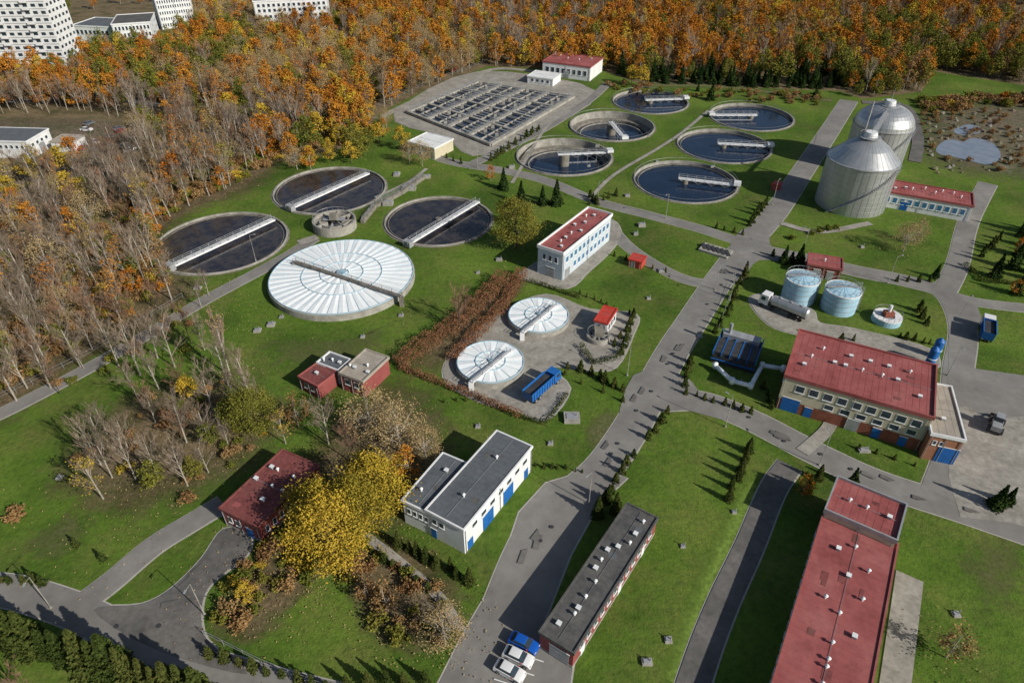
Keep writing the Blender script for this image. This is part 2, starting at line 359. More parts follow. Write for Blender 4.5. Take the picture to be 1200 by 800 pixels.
road('basin_east_path',[(545,196),(580,180),(640,150),(690,118),(712,98)],3.6,'asphalt')
road('tank_path',[(690,234),(720,205),(770,175),(800,155),(830,130)],1.3,'paving',False)
road('tank_path',[(600,215),(640,150),(668,130)],1.2,'paving',False)
road('footpath',[(350,285),(372,278)],3,'paving',False)
road('footpath',[(440,232),(478,214),(500,198)],1.3,'paving',False)
road('footpath',[(940,530),(968,505),(975,490)],2.4,'paving',False)
road('footpath',[(428,628),(470,660),(515,700),(540,740)],1.6,'paving',False)
road('north_road',[(1010,120),(1060,125),(1075,160),(1072,190)],4,'asphalt_dark',False)
road('footpath',[(915,262),(960,272),(1020,262)],2.2,'paving',False)
road('distant_street',[(-100,125),(40,118),(110,112),(210,128),(300,140)],4.5,'asphalt_dark',False)
kb.obj('kerb',['kerb'])
pm=MB()
for i in range(5):
    a=G(590-i*11+22,748+i*16); b=G(626-i*11+22,760+i*16)
    pm.obox(a,b,.14,.24,.244)
pm.obj('parking_bay_marking',['white'])
# rectangular asphalt repairs and manhole covers in the roads
cm=MB()
def patches(px,n,spread):
    pts=GP(px)
    for k in range(n):
        i=random.randrange(len(pts)-1); t=random.random(); A=Vector(pts[i]);B=Vector(pts[i+1]); d=(B-A).normalized(); p=A.lerp(B,t)+Vector((-d.y,d.x))*random.uniform(-spread,spread)
        if random.random()<.4:
            c=MB; n_=10; cm.flat([(p.x+.35*math.cos(q*.628),p.y+.35*math.sin(q*.628)) for q in range(n_)],.232+.0004*k,1)
        else: cm.flat([tuple(p+d*a_+Vector((-d.y,d.x))*b_) for a_,b_ in((0,0),(random.uniform(1,3.5),0),(2.4,random.uniform(.6,1.2)),(0,.9))],.23+.0004*k,0)
patches([(600,700),(620,640),(660,590),(705,550),(737,505),(762,460),(788,412),(812,375),(845,325),(872,290)],22,1.8)
patches([(820,470),(880,492),(950,528),(1030,565),(1130,598)],12,1.6); patches([(130,735),(200,720),(250,670)],6,2)
cm.obj('asphalt_repairs',['asphalt_dark','dark'])
# ================= tanks
def rail(mb,p,q,z,h=1.1,m=0,step=2.5,r=.05):
    p=Vector(p[:2]);q=Vector(q[:2]);L=(q-p).length;n=max(1,int(L/step))
    for i in range(n+1):
        c=p.lerp(q,i/n); mb.box(c.x-r,c.x+r,c.y-r,c.y+r,z,z+h,m)
    for hh in (h*.55,h): mb.tube((p.x,p.y,z+hh),(q.x,q.y,z+hh),r,r,4,m)
def ringrail(mb,X,Y,R,z,n=40,m=0):
    for i in range(n):
        a=2*math.pi*i/n;b=2*math.pi*(i+1)/n
        p=(X+R*math.cos(a),Y+R*math.sin(a));q=(X+R*math.cos(b),Y+R*math.sin(b))
        mb.tube((*p,z+1),(*q,z+1),.04,.04,3,m,False); mb.tube((*p,z),(*p,z+1),.04,.04,3,m,False)
bridgeang={0:.1,1:math.pi,3:-.15,5:-.3,2:-1.4,4:.12}
for k,(X,Y,R,ty,br) in enumerate(tk):
    e=empty('settling_tank',X,Y)
    zr=.35 if ty!='d' else .5; zw={'c':-.7,'d':-3.0,'b':-.25}[ty]
    w=MB(); w.ring(0,0,R-.38,R,zw-.5,zr,80)
    w.ring(0,0,R+.002,R+.5,0.0,.05,80,1)
    if ty=='d': w.ring(0,0,R-2.6,R-.385,zw-.4,zw+.9,80,1); w.ring(0,0,R-4.4,R-4.1,zw-.4,zw+.35,80)
    elif ty=='c': w.ring(0,0,R-1.5,R-1.32,zw-.3,zw+.25,80,1)
    else: w.ring(0,0,R-1.2,R-1.05,zw-.3,zw+.18,80,1)
    w.obj('basin_wall',['concrete','concrete_dirty'],e)
    wt=MB(); wt.cone(0,0,zw-.5,zw,R-.3,R-.3,80); wt.obj('water_surface',['sludge' if ty=='b' else 'water'],e)
    rl=MB(); 
    if ty!='b': ringrail(rl,0,0,R-.1,zr,36)
    b=MB()
    if br:
        p=G(*br[0],1.5);q=G(*br[1],1.5); p=(p[0]-X,p[1]-Y);q=(q[0]-X,q[1]-Y)
        b.obox(p,q,1.6,zr+.4,zr+.8,0)
        d=(Vector(q)-Vector(p)).normalized();n=Vector((-d.y,d.x))*.76
        for s in (-1,1): rail(b,Vector(p)+n*s,Vector(q)+n*s,zr+.8,1.0,1)
        b.obox(Vector(p)-n*.3,Vector(p)+d*1.6-n*.3,2.4,zr,zr+1.6,1)
        b.tube((0,0,zw-.4),(0,0,zr+.4),.8,.8,16,2)
        b.obox(Vector(p)+n*1.6,Vector(q)+n*1.6,.18,zw-.1,zw+.3,1)
    else:
        a=bridgeang[k]; d=Vector((math.cos(a),math.sin(a))); n=Vector((-d.y,d.x))*.8
        q=d*(R+.3); p=-d*2.2
        b.obox(p,q,1.6,zr+.3,zr+.6,0)
        for s in (-1,1): rail(b,p+n*s,q+n*s,zr+.6,1.1,1)
        for i in range(9):
            t0=p.lerp(q,i/9);t1=p.lerp(q,(i+1)/9)
            for s in (-1,1): b.tube((*(t0+n*s),zr-.5 if i%2 else zr+.6),(*(t1+n*s),zr+.6 if i%2 else zr-.5),.06,.06,4,1)
        rc=1. if ty=='c' else 1.8
        b.tube((0,0,zw-.4),(0,0,zr+.4),rc,rc,20,2)
        b.obox(q-d*1.8,q+d*.3,2.4,zr+.61,zr+1.5,0)
        for i in range(5):
            c=d*(R*.2*(i+.5)); b.tube((c.x,c.y,zw-.4),(c.x,c.y,zr+.3),.07,.07,4,1)
        b.obox(n*2,q*.93+n*2,.15,zw,zw+.3,1)
    b.obj('scraper_bridge',['white','grey','concrete_dirty'],e)
    if rl.v: rl.obj('handrail',['grey'],e)
def covered(name,px,py,w,z,nw,br,rings=(.55,)):
    X,Y,R=circ(px,py,w); e=empty(name,X,Y)
    b=MB(); b.ring(0,0,R-.1,R+.3,0,z-.1,80,0); b.obj('basin_wall',['concrete'],e)
    c=MB(); rr=[R-.05]+[R*x for x in rings]+[R*.1]; zz=z
    for i in range(len(rr)-1):
        z2=zz+(rr[i]-rr[i+1])*.03
        n=nw*2 if i==0 else max(24,int(nw*2*rr[i]/rr[0]/2)*2)
        c.cone(0,0,zz,z2,rr[i],rr[i+1],n,0,False,amp=.13)
        c.ring(0,0,rr[i]-.1,rr[i]+.1,zz-.05,zz+.2,64,1)
        for j in range(n//2):
            a=2*math.pi*(2*j)/n
            c.tube((rr[i]*math.cos(a),rr[i]*math.sin(a),zz),(rr[i+1]*math.cos(a),rr[i+1]*math.sin(a),z2),.13,.06,3,1,False)
        zz=z2
    c.cone(0,0,zz-.2,zz+.4,R*.1,R*.07,24,1)
    c.obj('cover_panels',['cover','cover2'],e)
    d=MB(); p=G(*br[0],z+1);q=G(*br[1],z+1);p=Vector((p[0]-X,p[1]-Y));q=Vector((q[0]-X,q[1]-Y))
    zt=zz+.35; d.obox(p,q,1.,zt,zt+.2,0); u=(q-p).normalized();n=Vector((-u.y,u.x))*.47
    for s in(-1,1): rail(d,p+n*s,q+n*s,zt+.2,.9,1,3.,.035)
    for t in (p,q): d.box(t.x-.5,t.x+.5,t.y-.5,t.y+.5,0,zt,0)
    d.obj('walkway',['concrete_dirty' if w>100 else 'white','dark'],e)
covered('covered_settling_tank',402,332,165,1.7,44,((345,306),(470,347)),(.56,.3))
covered('covered_thickener_tank',631,375,70,1.3,14,((612,388),(650,356)),(.45,))
covered('covered_thickener_tank',575,430,78,1.3,14,((552,446),(596,410)),(.45,))
def chamber(px,py,w,h):
    X,Y,R=circ(px,py,w); e=empty('distribution_chamber',X,Y); b=MB()
    b.ring(0,0,R-.5,R,0,h,40,0); b.ring(0,0,R-2.2,R-1.9,.1,h-.3,40,0); b.cone(0,0,.1,h*.4,R-.6,R-.6,40,1)
    b.box(-R*.5,R*.5,-.8,.8,h,h+.2,2); b.box(-1,1,-1,1,h+.2,h+1.6,3)
    for i in range(8):
        a=i*math.pi/4; b.obox((R*.35*math.cos(a),R*.35*math.sin(a)),((R-.5)*math.cos(a),(R-.5)*math.sin(a)),.3,.1,h-.1,0)
    ringrail(b,0,0,R-.2,h,24,2); b.obj('chamber_body',['concrete','sludge','grey','concrete_dirty'],e)
chamber(393,267,50,2.6); chamber(701,397,28,1.2)
# ================= rectangular aeration basins
c00,c10,c11,c01=[Vector(G(*p,1.2)) for p in ((478,130),(560,95),(672,112),(575,168))]
def bl(u,v): return (c00.lerp(c10,u)).lerp(c01.lerp(c11,u),v)
e=empty('aeration_basin'); b=MB(); b.prism([tuple(bl(0,0)),tuple(bl(1,0)),tuple(bl(1,1)),tuple(bl(0,1))],0,.55); b.obj('water_surface',['water'],e)
b=MB(); nu,nv=12,8
for i in range(nu+1):
    b.obox(bl(i/nu,0),bl(i/nu,1),1.2 if i%3==0 else .32,.3,1.25 if i%3==0 else 1.05,0,ext=.2)
for j in range(nv+1):
    b.obox(bl(0,j/nv),bl(1,j/nv),1.5 if j%2==0 else .35,.3,1.21 if j%2==0 else 1.01,0,ext=.2)
b.obj('basin_wall',['concrete'],e)
b=MB()
for j in range(0,nv+1,2):
    for s in (-.055,.055):
        t=max(0,min(1,j/nv+s/4)); rail(b,bl(0,t),bl(1,t),1.22,1.0,0,3.5,.04)
for i in range(nu):
    for j in range(nv):
        k=random.random(); c=bl((i+.5)/nu,(j+.5)/nv)
        if k<.4:
            q=bl((i+.5)/nu,(j+.95)/nv); p=bl((i+.5)/nu,(j+.05)/nv); b.obox(p,q,.6,1.06,1.2,0)
        elif k<.6: b.box(c.x-.6,c.x+.6,c.y-.5,c.y+.5,.5,1.6,1)
        elif k>.75:
            p=bl((i+.3)/nu,(j+.1)/nv); q=bl((i+.3)/nu,(j+.9)/nv); b.tube((*p,.8),(*q,.8),.16,.16,6,0)
b.obj('walkways_and_mixers',['grey','concrete'],e)
# ================= buildings
def building(name,p0,p1,p2,zr,wall,roof,par=.35,trim=None,win=(),doors=(),vents=0,base=None,L=None,W=None):
    A=Vector(G(*p0,zr));B=Vector(G(*p1,zr));C=Vector(G(*p2,zr))
    u=(B-A); Lx=L or u.length; u.normalize(); v=Vector((-u.y,u.x)); w=(C-B).dot(v)
    Wy=W or abs(w); ang=math.atan2(u.y,u.x)
    e=empty(name,A.x,A.y,ang)
    if w<0: e.location=(A.x+v.x*w,A.y+v.y*w,0)
    b=MB(); b.box(0,Lx,0,Wy,0,zr-.3,0)
    if base: b.box(-.04,Lx+.04,-.04,Wy+.04,0,base[0],1)
    b.obj('walls',[wall,base[1] if base else wall],e)
    r=MB(); r.box(-.15,Lx+.15,-.15,Wy+.15,zr-.3,zr,0)
    if par>0:
        t=.26
        r.box(-.2,Lx+.2,-.2,t-.2,zr-.35,zr+par,1); r.box(-.2,Lx+.2,Wy+.2-t,Wy+.2,zr-.35,zr+par,1)
        r.box(-.2,t-.2,t-.2+.002,Wy+.2-t-.002,zr-.35,zr+par,1); r.box(Lx+.2-t,Lx+.2,t-.2+.002,Wy+.2-t-.002,zr-.35,zr+par,1)
    ns=int(Lx/1.1)
    for i in range(1,ns): r.box(i*Lx/ns-.03,i*Lx/ns+.03,.15,Wy-.15,zr,zr+.022,0)
    for q in range(int(Lx*Wy/60)):
        x=random.uniform(.6,Lx-2.4); y=random.uniform(.4,max(.5,Wy-1.8)); r.box(x,x+random.uniform(.6,1.8),y,y+random.uniform(.5,1.2),zr,zr+.03+.001*q,2)
    r.obj('roof',[roof,trim or roof,{'redroof':'oldred','oldred':'redroof','greyroof':'darkroof','darkroof':'greyroof'}.get(roof,roof)],e)
    def sb(mb,side,s,w_,z0,z1,d0,d1,m=0):
        if side==0: mb.box(s,s+w_,-d1,-d0,z0,z1,m)
        elif side==1: mb.box(Lx+d0,Lx+d1,s,s+w_,z0,z1,m)
        elif side==2: mb.box(Lx-s-w_,Lx-s,Wy+d0,Wy+d1,z0,z1,m)
        else: mb.box(-d1,-d0,Wy-s-w_,Wy-s,z0,z1,m)
    wm=MB()
    for (side,z0,z1,f0,f1,n,fr,gm) in win:
        S=Lx if side in(0,2) else Wy; p=(f1-f0)*S/n
        for i in range(n):
            s=f0*S+p*i+p*(1-fr)/2; ww=p*fr
            sb(wm,side,s-.08,ww+.16,z0-.08,z1+.08,.0,.06,0)
            nn=max(1,int(ww/1.3))
            for q in range(nn):
                sb(wm,side,s+q*ww/nn+.04,ww/nn-.08,z0,z1,.05,.075,1 if gm=='g' else 2)
            sb(wm,side,s-.12,ww+.24,z0-.2,z0-.09,.0,.16,0)
    if wm.v: wm.obj('windows',['white','glass','glass_blue'],e)
    dm=MB()
    for (side,f,w_,h,mt) in doors:
        S=Lx if side in(0,2) else Wy
        sb(dm,side,f*S,w_,.02,h,.045,.1,{'blue':0,'grey':1,'white':2,'red':3}[mt]); sb(dm,side,f*S-.1,w_+.2,h,h+.12,.045,.14,2)
        for q in range(1,int(h/.6)): sb(dm,side,f*S+.05,w_-.1,q*.6,q*.6+.03,.1,.12,{'blue':0,'grey':1,'white':2,'red':3}[mt])
    if dm.v: dm.obj('doors',['blue','grey','white','red'],e)
    vm=MB()
    for i in range(vents):
        x=Lx*(.06+.88*(i+.5)/vents)+random.uniform(-.6,.6); y=Wy*random.choice((.3,.5,.72,.5))
        if random.random()<.65: vm.tube((x,y,zr),(x,y,zr+.6),.15,.15,10,0); vm.tube((x,y,zr+.6),(x,y,zr+.82),.3,.1,10,0)
        else: vm.box(x-.3,x+.3,y-.28,y+.28,zr,zr+.5,1); vm.box(x-.36,x+.36,y-.34,y+.34,zr+.5,zr+.57,0)
    for x in (.3,Lx*.5,Lx-.3):
        vm.tube((x,-.12,0),(x,-.12,zr-.3),.06,.06,6,1)
    vm.tube((.5,Wy*.5,zr+.1),(Lx-.5,Wy*.5,zr+.1),.03,.03,3,1)
    vm.obj('roof_vents_and_downpipes',['white','grey'],e)
    return e,Lx,Wy
building('white_workshop_building',(543,620),(623,523),(583,504),6,'whitewall','greyroof',.15,'white',
  win=((0,3.9,4.7,.08,.95,7,.55,'g'),(3,3.6,4.6,.12,.5,2,.6,'g')),doors=((0,.04,1.4,2.3,'blue'),(0,.25,3,3.4,'blue'),(0,.55,3,3.4,'blue'),(0,.88,1.2,2.3,'blue'),(3,.1,1.,2.2,'blue')),vents=2)
building('white_workshop_annex',(506,602),(552,545),(519,531),5.5,'whitewall','greyroof',.15,'white',win=((3,3.,4.,.1,.9,4,.5,'g'),),vents=2)
building('flat_roof_garage_building',(735,590),(633,740),(672,765),4,'redwall','darkroof',.2,'darkroof',
  win=((2,2.0,3.0,.05,.95,12,.5,'g'),(0,1.2,2.6,.05,.95,10,.6,'g')),doors=((2,.08,1.1,2.1,'white'),(2,.5,1.1,2.1,'white'),(2,.8,1.1,2.1,'white'),(1,.3,3,2.8,'grey')),vents=12,base=(.5,'concrete'))
building('red_roof_office_building',(965,603),(880,885),(1000,915),5,'cream','redroof',.2,'redroof',
  win=((0,2,3.5,.02,.98,20,.55,'g'),(2,2,3.5,.02,.98,20,.5,'g')),vents=16)
building('red_roof_office_wing',(967,598),(1050,634),(1060,592),6.4,'cream','redroof',.5,'grey',win=((1,3,4.6,.1,.9,3,.5,'g'),(3,3,4.6,.1,.9,3,.5,'g')),vents=3)
building('process_hall_building',(920,440),(1094,490),(1100,430),8,'cream','redroof',.4,'redroof',
  win=((0,5.2,6.6,.08,.97,9,.62,'g'),(0,3.2,4.2,.3,.97,6,.55,'g'),(3,4.5,6.,.1,.9,3,.5,'g')),
  doors=((0,.03,3.2,3.2,'blue'),(0,.2,1.4,2.3,'blue'),(0,.5,2.2,2.6,'grey'),(0,.68,1.4,2.3,'blue'),(0,.86,1.3,2.2,'blue')),vents=13,base=(2.6,'brick'))
building('process_hall_annex',(1092,508),(1131,516),(1137,458),6,'brickorange','tanroof',.3,'white',win=((0,3.8,4.6,.1,.5,2,.5,'g'),),doors=((0,.4,3.2,3.6,'blue'),(1,.2,3,3.4,'blue')),vents=1)
building('blower_station_building',(660,298),(717,252),(688,245),7.6,'bluewall','redroof',.5,'white',
  win=((0,4.6,6.,.04,.96,11,.6,'b'),(0,1.6,3.,.2,.96,9,.6,'b'),(3,4.6,6.,.15,.85,3,.5,'g')),doors=((0,.05,2.4,2.8,'grey'),(3,.35,2.4,2.8,'grey')),vents=9)
building('digester_plant_building',(1026,222),(1141,242),(1150,229),4.8,'whitewall','redroof',.3,'redroof',win=((0,1.8,3.4,.04,.96,12,.6,'b'),),doors=((0,.3,2,2.6,'blue'),),vents=9)
building('brick_transformer_house',(947,309),(987,316),(992,304),3.4,'brick','redroof',.2,'redroof',doors=((0,.2,1.6,2.3,'grey'),(0,.6,1.6,2.3,'grey')),vents=1)
building('intake_pumping_building',(636,72),(692,79),(699,67),6,'whitewall','redroof',.3,'redroof',win=((0,2,4,.05,.95,8,.6,'g'),),doors=((0,.45,2.5,3,'grey'),),vents=4)
building('white_site_cabin',(618,89),(648,93),(655,86),3.2,'whitewall','whitewall',.1,win=((0,1.2,2.3,.1,.9,4,.5,'g'),))
building('cream_pump_house',(478,166),(509,174),(523,161),4,'cream','whitewall',.2,win=((0,1.6,2.7,.1,.6,2,.5,'g'),),doors=((0,.7,1.5,2.3,'grey'),))
building('small_red_roof_store',(350,441),(372,452),(394,436),3.4,'redwall','oldred',.2,'redroof',win=((0,1.4,2.4,.15,.85,2,.4,'g'),),vents=1)
building('screen_house',(398,437),(425,447),(452,418),4.2,'redwall','tanroof',.25,'tanroof',win=((0,2,3.2,.1,.9,2,.5,'g'),),vents=4)
building('boiler_annex',(372,425),(396,434),(408,421),3.6,'whitewall','greyroof',.3,'white',vents=3)
building('old_red_roof_building',(258,595),(302,617),(362,541),4,'redwall','oldred',.2,'oldred',win=((0,1.5,2.6,.1,.5,2,.5,'g'),(1,1.4,2.6,.05,.95,8,.4,'g')),doors=((0,.62,1.4,2.3,'blue'),),vents=7,base=(.5,'concrete'))
building('red_control_kiosk',(697,375),(712,379),(719,361),3.4,'white','red',.15,'red',win=((0,1.,2.4,.1,.9,1,.8,'g'),(1,1.,2.4,.1,.9,3,.7,'g')),doors=((3,.4,1,2.1,'red'),))
building('red_equipment_cabinet',(737,303),(752,307),(756,300),2.2,'red','red',.05,doors=((0,.2,1,1.8,'grey'),))
building('red_equipment_cabinet',(905,215),(912,217),(914,213),2.0,'red','red',.05)
building('warehouse',(-40,164),(30,166),(58,151),6,'whitewall','greyroof',.15,'white',win=((0,3.5,4.5,.05,.95,10,.5,'g'),(1,3.5,4.5,.1,.9,4,.5,'g')),doors=((1,.4,3,3.5,'grey'),))
building('site_shed',(58,166),(84,167),(92,158),3.6,'whitewall','tanroof',.1,win=((0,1.5,2.4,.1,.9,4,.4,'g'),))
building('school_building',(130,29),(176,26),(202,14),11,'whitewall','darkroof',.3,'white',win=tuple((s,z,z+1.7,.04,.96,n,.6,'g') for s,n in((0,10),(1,10)) for z in(1.5,4.8,8.)))
building('sports_hall',(84,30),(128,32),(140,22),8,'whitewall','greyroof',.3,'white',win=((0,4,6,.05,.95,8,.6,'g'),))
for i,(a,b_,c) in enumerate([((180,-2),(222,-6),(232,-12)),((296,2),(384,-2),(388,-8))]):
    building('apartment_building',a,b_,c,16,'whitewall','greyroof',.3,'white',win=tuple((s,z,z+1.5,.03,.97,14 if s==0 else 4,.55,'g') for s in(0,1) for z in(1.5,4.5,7.5,10.5,13.)))
def tower(p0,p1,p2,h):
    A=Vector(G(*p0));B=Vector(G(*p1));C=Vector(G(*p2)); u=B-A;L=u.length;u.normalize();v=Vector((-u.y,u.x));W=max(13,abs((C-B).dot(v)))
    e=empty('tower_block',A.x,A.y,math.atan2(u.y,u.x)); b=MB(); b.box(0,L,0,W,0,h); b.box(L*.3,L*.5,W*.3,W*.7,h,h+3); b.obj('walls',['whitewall'],e)
    w=MB(); nf=int(h/2.9)
    for f in range(nf):
        z=1.2+f*2.9
        n=16
        for i in range(n):
            x=L*(i+.2)/n; w.box(x,x+L/n*.55,-.06,0,z,z+1.2,1)
            if i%4==1: w.box(x-.3,x+L/n*.8,-1.2,-.08,z-1.1,z-.95,0); w.box(x-.3,x+L/n*.8,-1.2,-1.12,z-.95,z+.05,0)
        for i in range(5):
            y=W*(i+.2)/5; w.box(L,L+.06,y,y+W/5*.5,z,z+1.2,1)
        w.box(-.03,L+.03,-.09,0.0,z-.9,z-.7,2)
    w.obj('windows_and_balconies',['white','glass','grey'],e)
tower((-62,86),(82,84),(106,72),58)
tower((-120,96),(-66,95),(-55,84),50)
# ================= silos
def silo(px,py,w,h,top,dome):
    X,Y,R=circ(px,py,w); e=empty('digester_silo',X,Y)
    b=MB(); b.cone(0,0,0,h,R,R,72,0,False)
    if dome:
        prev=(R,h)
        for i in range(1,9):
            a=i/8*math.pi/2*.93; q=(R*math.cos(a),h+(top-h)*math.sin(a)); b.cone(0,0,prev[1],q[1],prev[0],q[0],72,0,i==8); prev=q
    else:
        b.cone(0,0,h,h+(top-h)*.55,R,R*.62,72,0,False); b.cone(0,0,h+(top-h)*.55,top,R*.62,R*.2,72,0,True)
    b.obj('cladding',['silo'],e,True)
    d=MB()
    for i in range(1,int(h/1.6)+1): d.ring(0,0,R-.02,R+.04,i*1.6,i*1.6+.05,72,0)
    d.ring(0,0,R-.05,R+.3,h-.25,h+.05,72,0)
    for i in range(36):
        a=2*math.pi*i/36
        if dome:
            for j in range(8):
                a0=j/8*math.pi/2*.93;a1=(j+1)/8*math.pi/2*.93
                d.tube((R*math.cos(a0)*math.cos(a),R*math.cos(a0)*math.sin(a),h+(top-h)*math.sin(a0)),(R*math.cos(a1)*math.cos(a),R*math.cos(a1)*math.sin(a),h+(top-h)*math.sin(a1)),.05,.05,3,0,False)
        else:
            zm=h+(top-h)*.55
            d.tube((R*math.cos(a),R*math.sin(a),h),(R*.62*math.cos(a),R*.62*math.sin(a),zm),.05,.05,3,0,False)
            d.tube((R*.62*math.cos(a),R*.62*math.sin(a),zm),(R*.2*math.cos(a),R*.2*math.sin(a),top),.05,.05,3,0,False)
        d.tube(((R+.02)*math.cos(a),(R+.02)*math.sin(a),0),((R+.02)*math.cos(a),(R+.02)*math.sin(a),h),.035,.035,3,0,False)
    d.cone(0,0,top-.6,top+1.3,R*.2,R*.16,24,1); d.ring(0,0,R*.1,R*.3,top-.3,top-.1,24,0); ringrail(d,0,0,R*.3,top-.1,16,0)
    d.tube((0,0,top),(0,0,top+5),.09,.05,5,0); d.box(-.8,.8,1,2.2,top-.1,top+1.2,0)
    for i in range(40):
        a=-2.6+i*.045; a2=-2.6+(i+1)*.045; z=h*i/40
        d.obox(((R+.1)*math.cos(a),(R+.1)*math.sin(a)),((R+1.1)*math.cos(a),(R+1.1)*math.sin(a)),.5,z,z+.08,0)
        d.tube(((R+1.1)*math.cos(a),(R+1.1)*math.sin(a),z+1),((R+1.1)*math.cos(a2),(R+1.1)*math.sin(a2),z+h/40+1),.05,.05,3,0,False)
    d.obj('bands_and_stair',['grey','white'],e)
    return X,Y,R
s1=silo(995,239,76,14.2,20.5,False); s2=silo(1019,196,63,14.5,20.5,True)
mb=MB(); a=Vector(s1[:2]);c=Vector(s2[:2]); rail(mb,a,c,19.5,1.1); mb.obox(a,c,1.4,19.3,19.5,0); mb.tube((a.x+3,a.y+9.8,0),(a.x+3,a.y+9.8,27),.35,.25,8,0); mb.obj('silo_link_walkway',['grey'])
def gastank(px,py,w,h):
    X,Y,R=circ(px,py,w); e=empty('sludge_storage_tank',X,Y); b=MB(); b.cone(0,0,0,h,R,R,40,0,False); b.obj('shell',['lightblue'],e,True)
    d=MB(); d.cone(0,0,h,h+.7,R-.1,R*.15,32,1,True,amp=.06); d.ring(0,0,R-.1,R+.12,h-.15,h+.12,40,2)
    for i in range(1,4): d.ring(0,0,R-.02,R+.05,h*i/4,h*i/4+.1,40,0)
    ringrail(d,0,0,R,h+.1,20,0); rail(d,(-R,0),(R,0),h+.8,1.,0); d.box(-R,R,-.4,.4,h+.65,h+.8,0)
    d.tube((R+.3,-1,0),(R+.3,-1,h+1),.06,.06,4,0); d.tube((R+.3,-.5,0),(R+.3,-.5,h+1),.06,.06,4,0)
    for i in range(12): d.box(R+.27,R+.33,-1,-.5,i*h/12,i*h/12+.06,0)
    d.obj('roof_rail_ladder',['grey','lightblue','white'],e)
gastank(934,350,37,5.8); gastank(981,361,39,5.2)
X,Y,R=circ(1038,376,32); e=empty('dosing_tank',X,Y); b=MB(); b.cone(0,0,0,1.3,R,R,32,0); b.ring(0,0,R*.5,R,1.31,1.5,32,1); b.box(-1,1,-.8,.8,1.3,2.6,2); b.tube((0,0,2.6),(0,0,4.2),.35,.35,10,1); ringrail(b,0,0,R-.1,1.5,16,3); b.obj('tank_body',['lightblue','white','brick','grey'],e)
A=G(833,424);B=G(882,438);C=G(897,412); u=(Vector(B)-Vector(A));Lx=u.length;ang=math.atan2(u.y,u.x);v=Vector((-math.sin(ang),math.cos(ang)));Wy=(Vector(C)-Vector(B)).dot(v)
e=empty('biofilter_unit',A[0],A[1],ang); b=MB()
b.box(0,Lx,0,Wy,0,2.2,0)
for i in range(5): b.box(Lx*(i/5)+.15,Lx*((i+1)/5)-.15,.2,Wy*.62,2.2,2.9,0 if i%2 else 3)
for i in range(6): b.box(Lx*i/5-.1,Lx*i/5+.1,-.12,Wy+.12,2.21,3.0,1)
b.box(-.2,Lx+.2,-.16,-.02,1.,1.25,1); b.box(.5,Lx-.5,Wy*.7,Wy*.95,2.2,3.6,2); b.tube((Lx*.2,Wy*.8,3.6),(Lx*.2,Wy*.8,6),.35,.35,12,2)
b.obj('unit_body',['dark','blue','grey','dark'],e)
b=MB()
path=[(838,428,1.2),(858,446,1.2),(880,452,1.2),(893,428,1.4),(918,432,1.6)]
pw=[Vector((*G(a,b_,z),z)) for a,b_,z in path]
for i in range(len(pw)-1): b.tube(pw[i],pw[i+1],.45,.45,12,0)
for p in pw: b.tube(p-Vector((0,0,.6)),p+Vector((0,0,.6)),.55,.55,12,0); b.tube((p.x,p.y,0),p,.12,.12,6,1)
for a,b_ in((845,435),(868,448),(905,430)):
    p=G(a,b_); b.tube((*p,0),(*p,1),.1,.1,6,1)
b.obj('white_duct_pipe',['cover','grey'],None,True)
for p in((1088,428),(1094,418)):
    x,y=G(*p); b=MB(); b.tube((x,y,0),(x,y,4.2),.9,.9,20,0); b.tube((x,y,4.2),(x,y,4.9),.9,.2,20,0); b.ring(x,y,.88,1.,2,2.15,20,1); b.obj('blue_chemical_tank',['blue','white'],None)
def pad(px,py,w,d,h,name='inspection_chamber'):
    x,y=G(px,py); e=MB(); e.box(x-w/2,x+w/2,y-d/2,y+d/2,0,h,0); e.box(x-w*.35,x+w*.35,y-d*.3,y+d*.3,h,h+.12,1); e.tube((x+w*.3,y,h),(x+w*.3,y,h+.8),.08,.08,5,1); e.obj(name,['concrete','grey'])
for p in((670,491,3,2.6,.8),(318,381,1.6,1.6,.5),(302,388,1.5,1.5,.5),(232,338,1.8,1.2,.4),(758,776,1.4,1,.4),(783,750,1,1,.3),(1012,528,2,1.2,.4),(752,265,2,1.6,.8),(775,318,1.5,1.5,.5),(745,275,1.2,1.2,.6),
         (700,172,1.5,1,.6),(600,197,2,1.5,.8),(735,230,1.5,1.5,.5),(585,305,1.6,1.2,.5),(480,222,4,2.4,1.),(455,240,3,2,1.2),(500,208,2.5,2,.7),(835,196,1.4,1,.5),(940,330,1.2,1,.5),(465,205,2,3,.5),(330,372,1,1,.3),(425,395,1,1,.3),(470,370,1.2,1,.3),(560,500,1,1,.3),(645,520,1,1,.3),(860,600,.8,.8,.2),(800,640,.8,.8,.2),(1120,720,1,1,.3),(820,395,1,1,.3),(760,350,1,1,.3),(690,195,1,1,.4),(770,190,1,1,.4),(760,160,1,1,.4),(560,320,1,1,.3),(1010,290,1,1,.4),(70,560,1,1,.3)): pad(*p)
A=G(822,290);B=G(855,300);b=MB();b.obox(A,B,4.5,0,.6,0)
for i in range(6):
    p=Vector(A).lerp(Vector(B),(i+.5)/6); b.box(p.x-.45,p.x+.45,p.y-1.6,p.y+1.6,.6,.75,1)
b.obj('grit_chamber',['concrete','dark'])
b=MB()
for a,c in(((440,243),(470,228)),((470,228),(496,210)),((425,262),(440,243))):
    pa=G(*a);pc=G(*c); b.obox(pa,pc,1.1,.02,1.2,0); rail(b,pa,pc,1.2,1.,1)
b.obj('inlet_channel',['concrete_dirty','grey'])
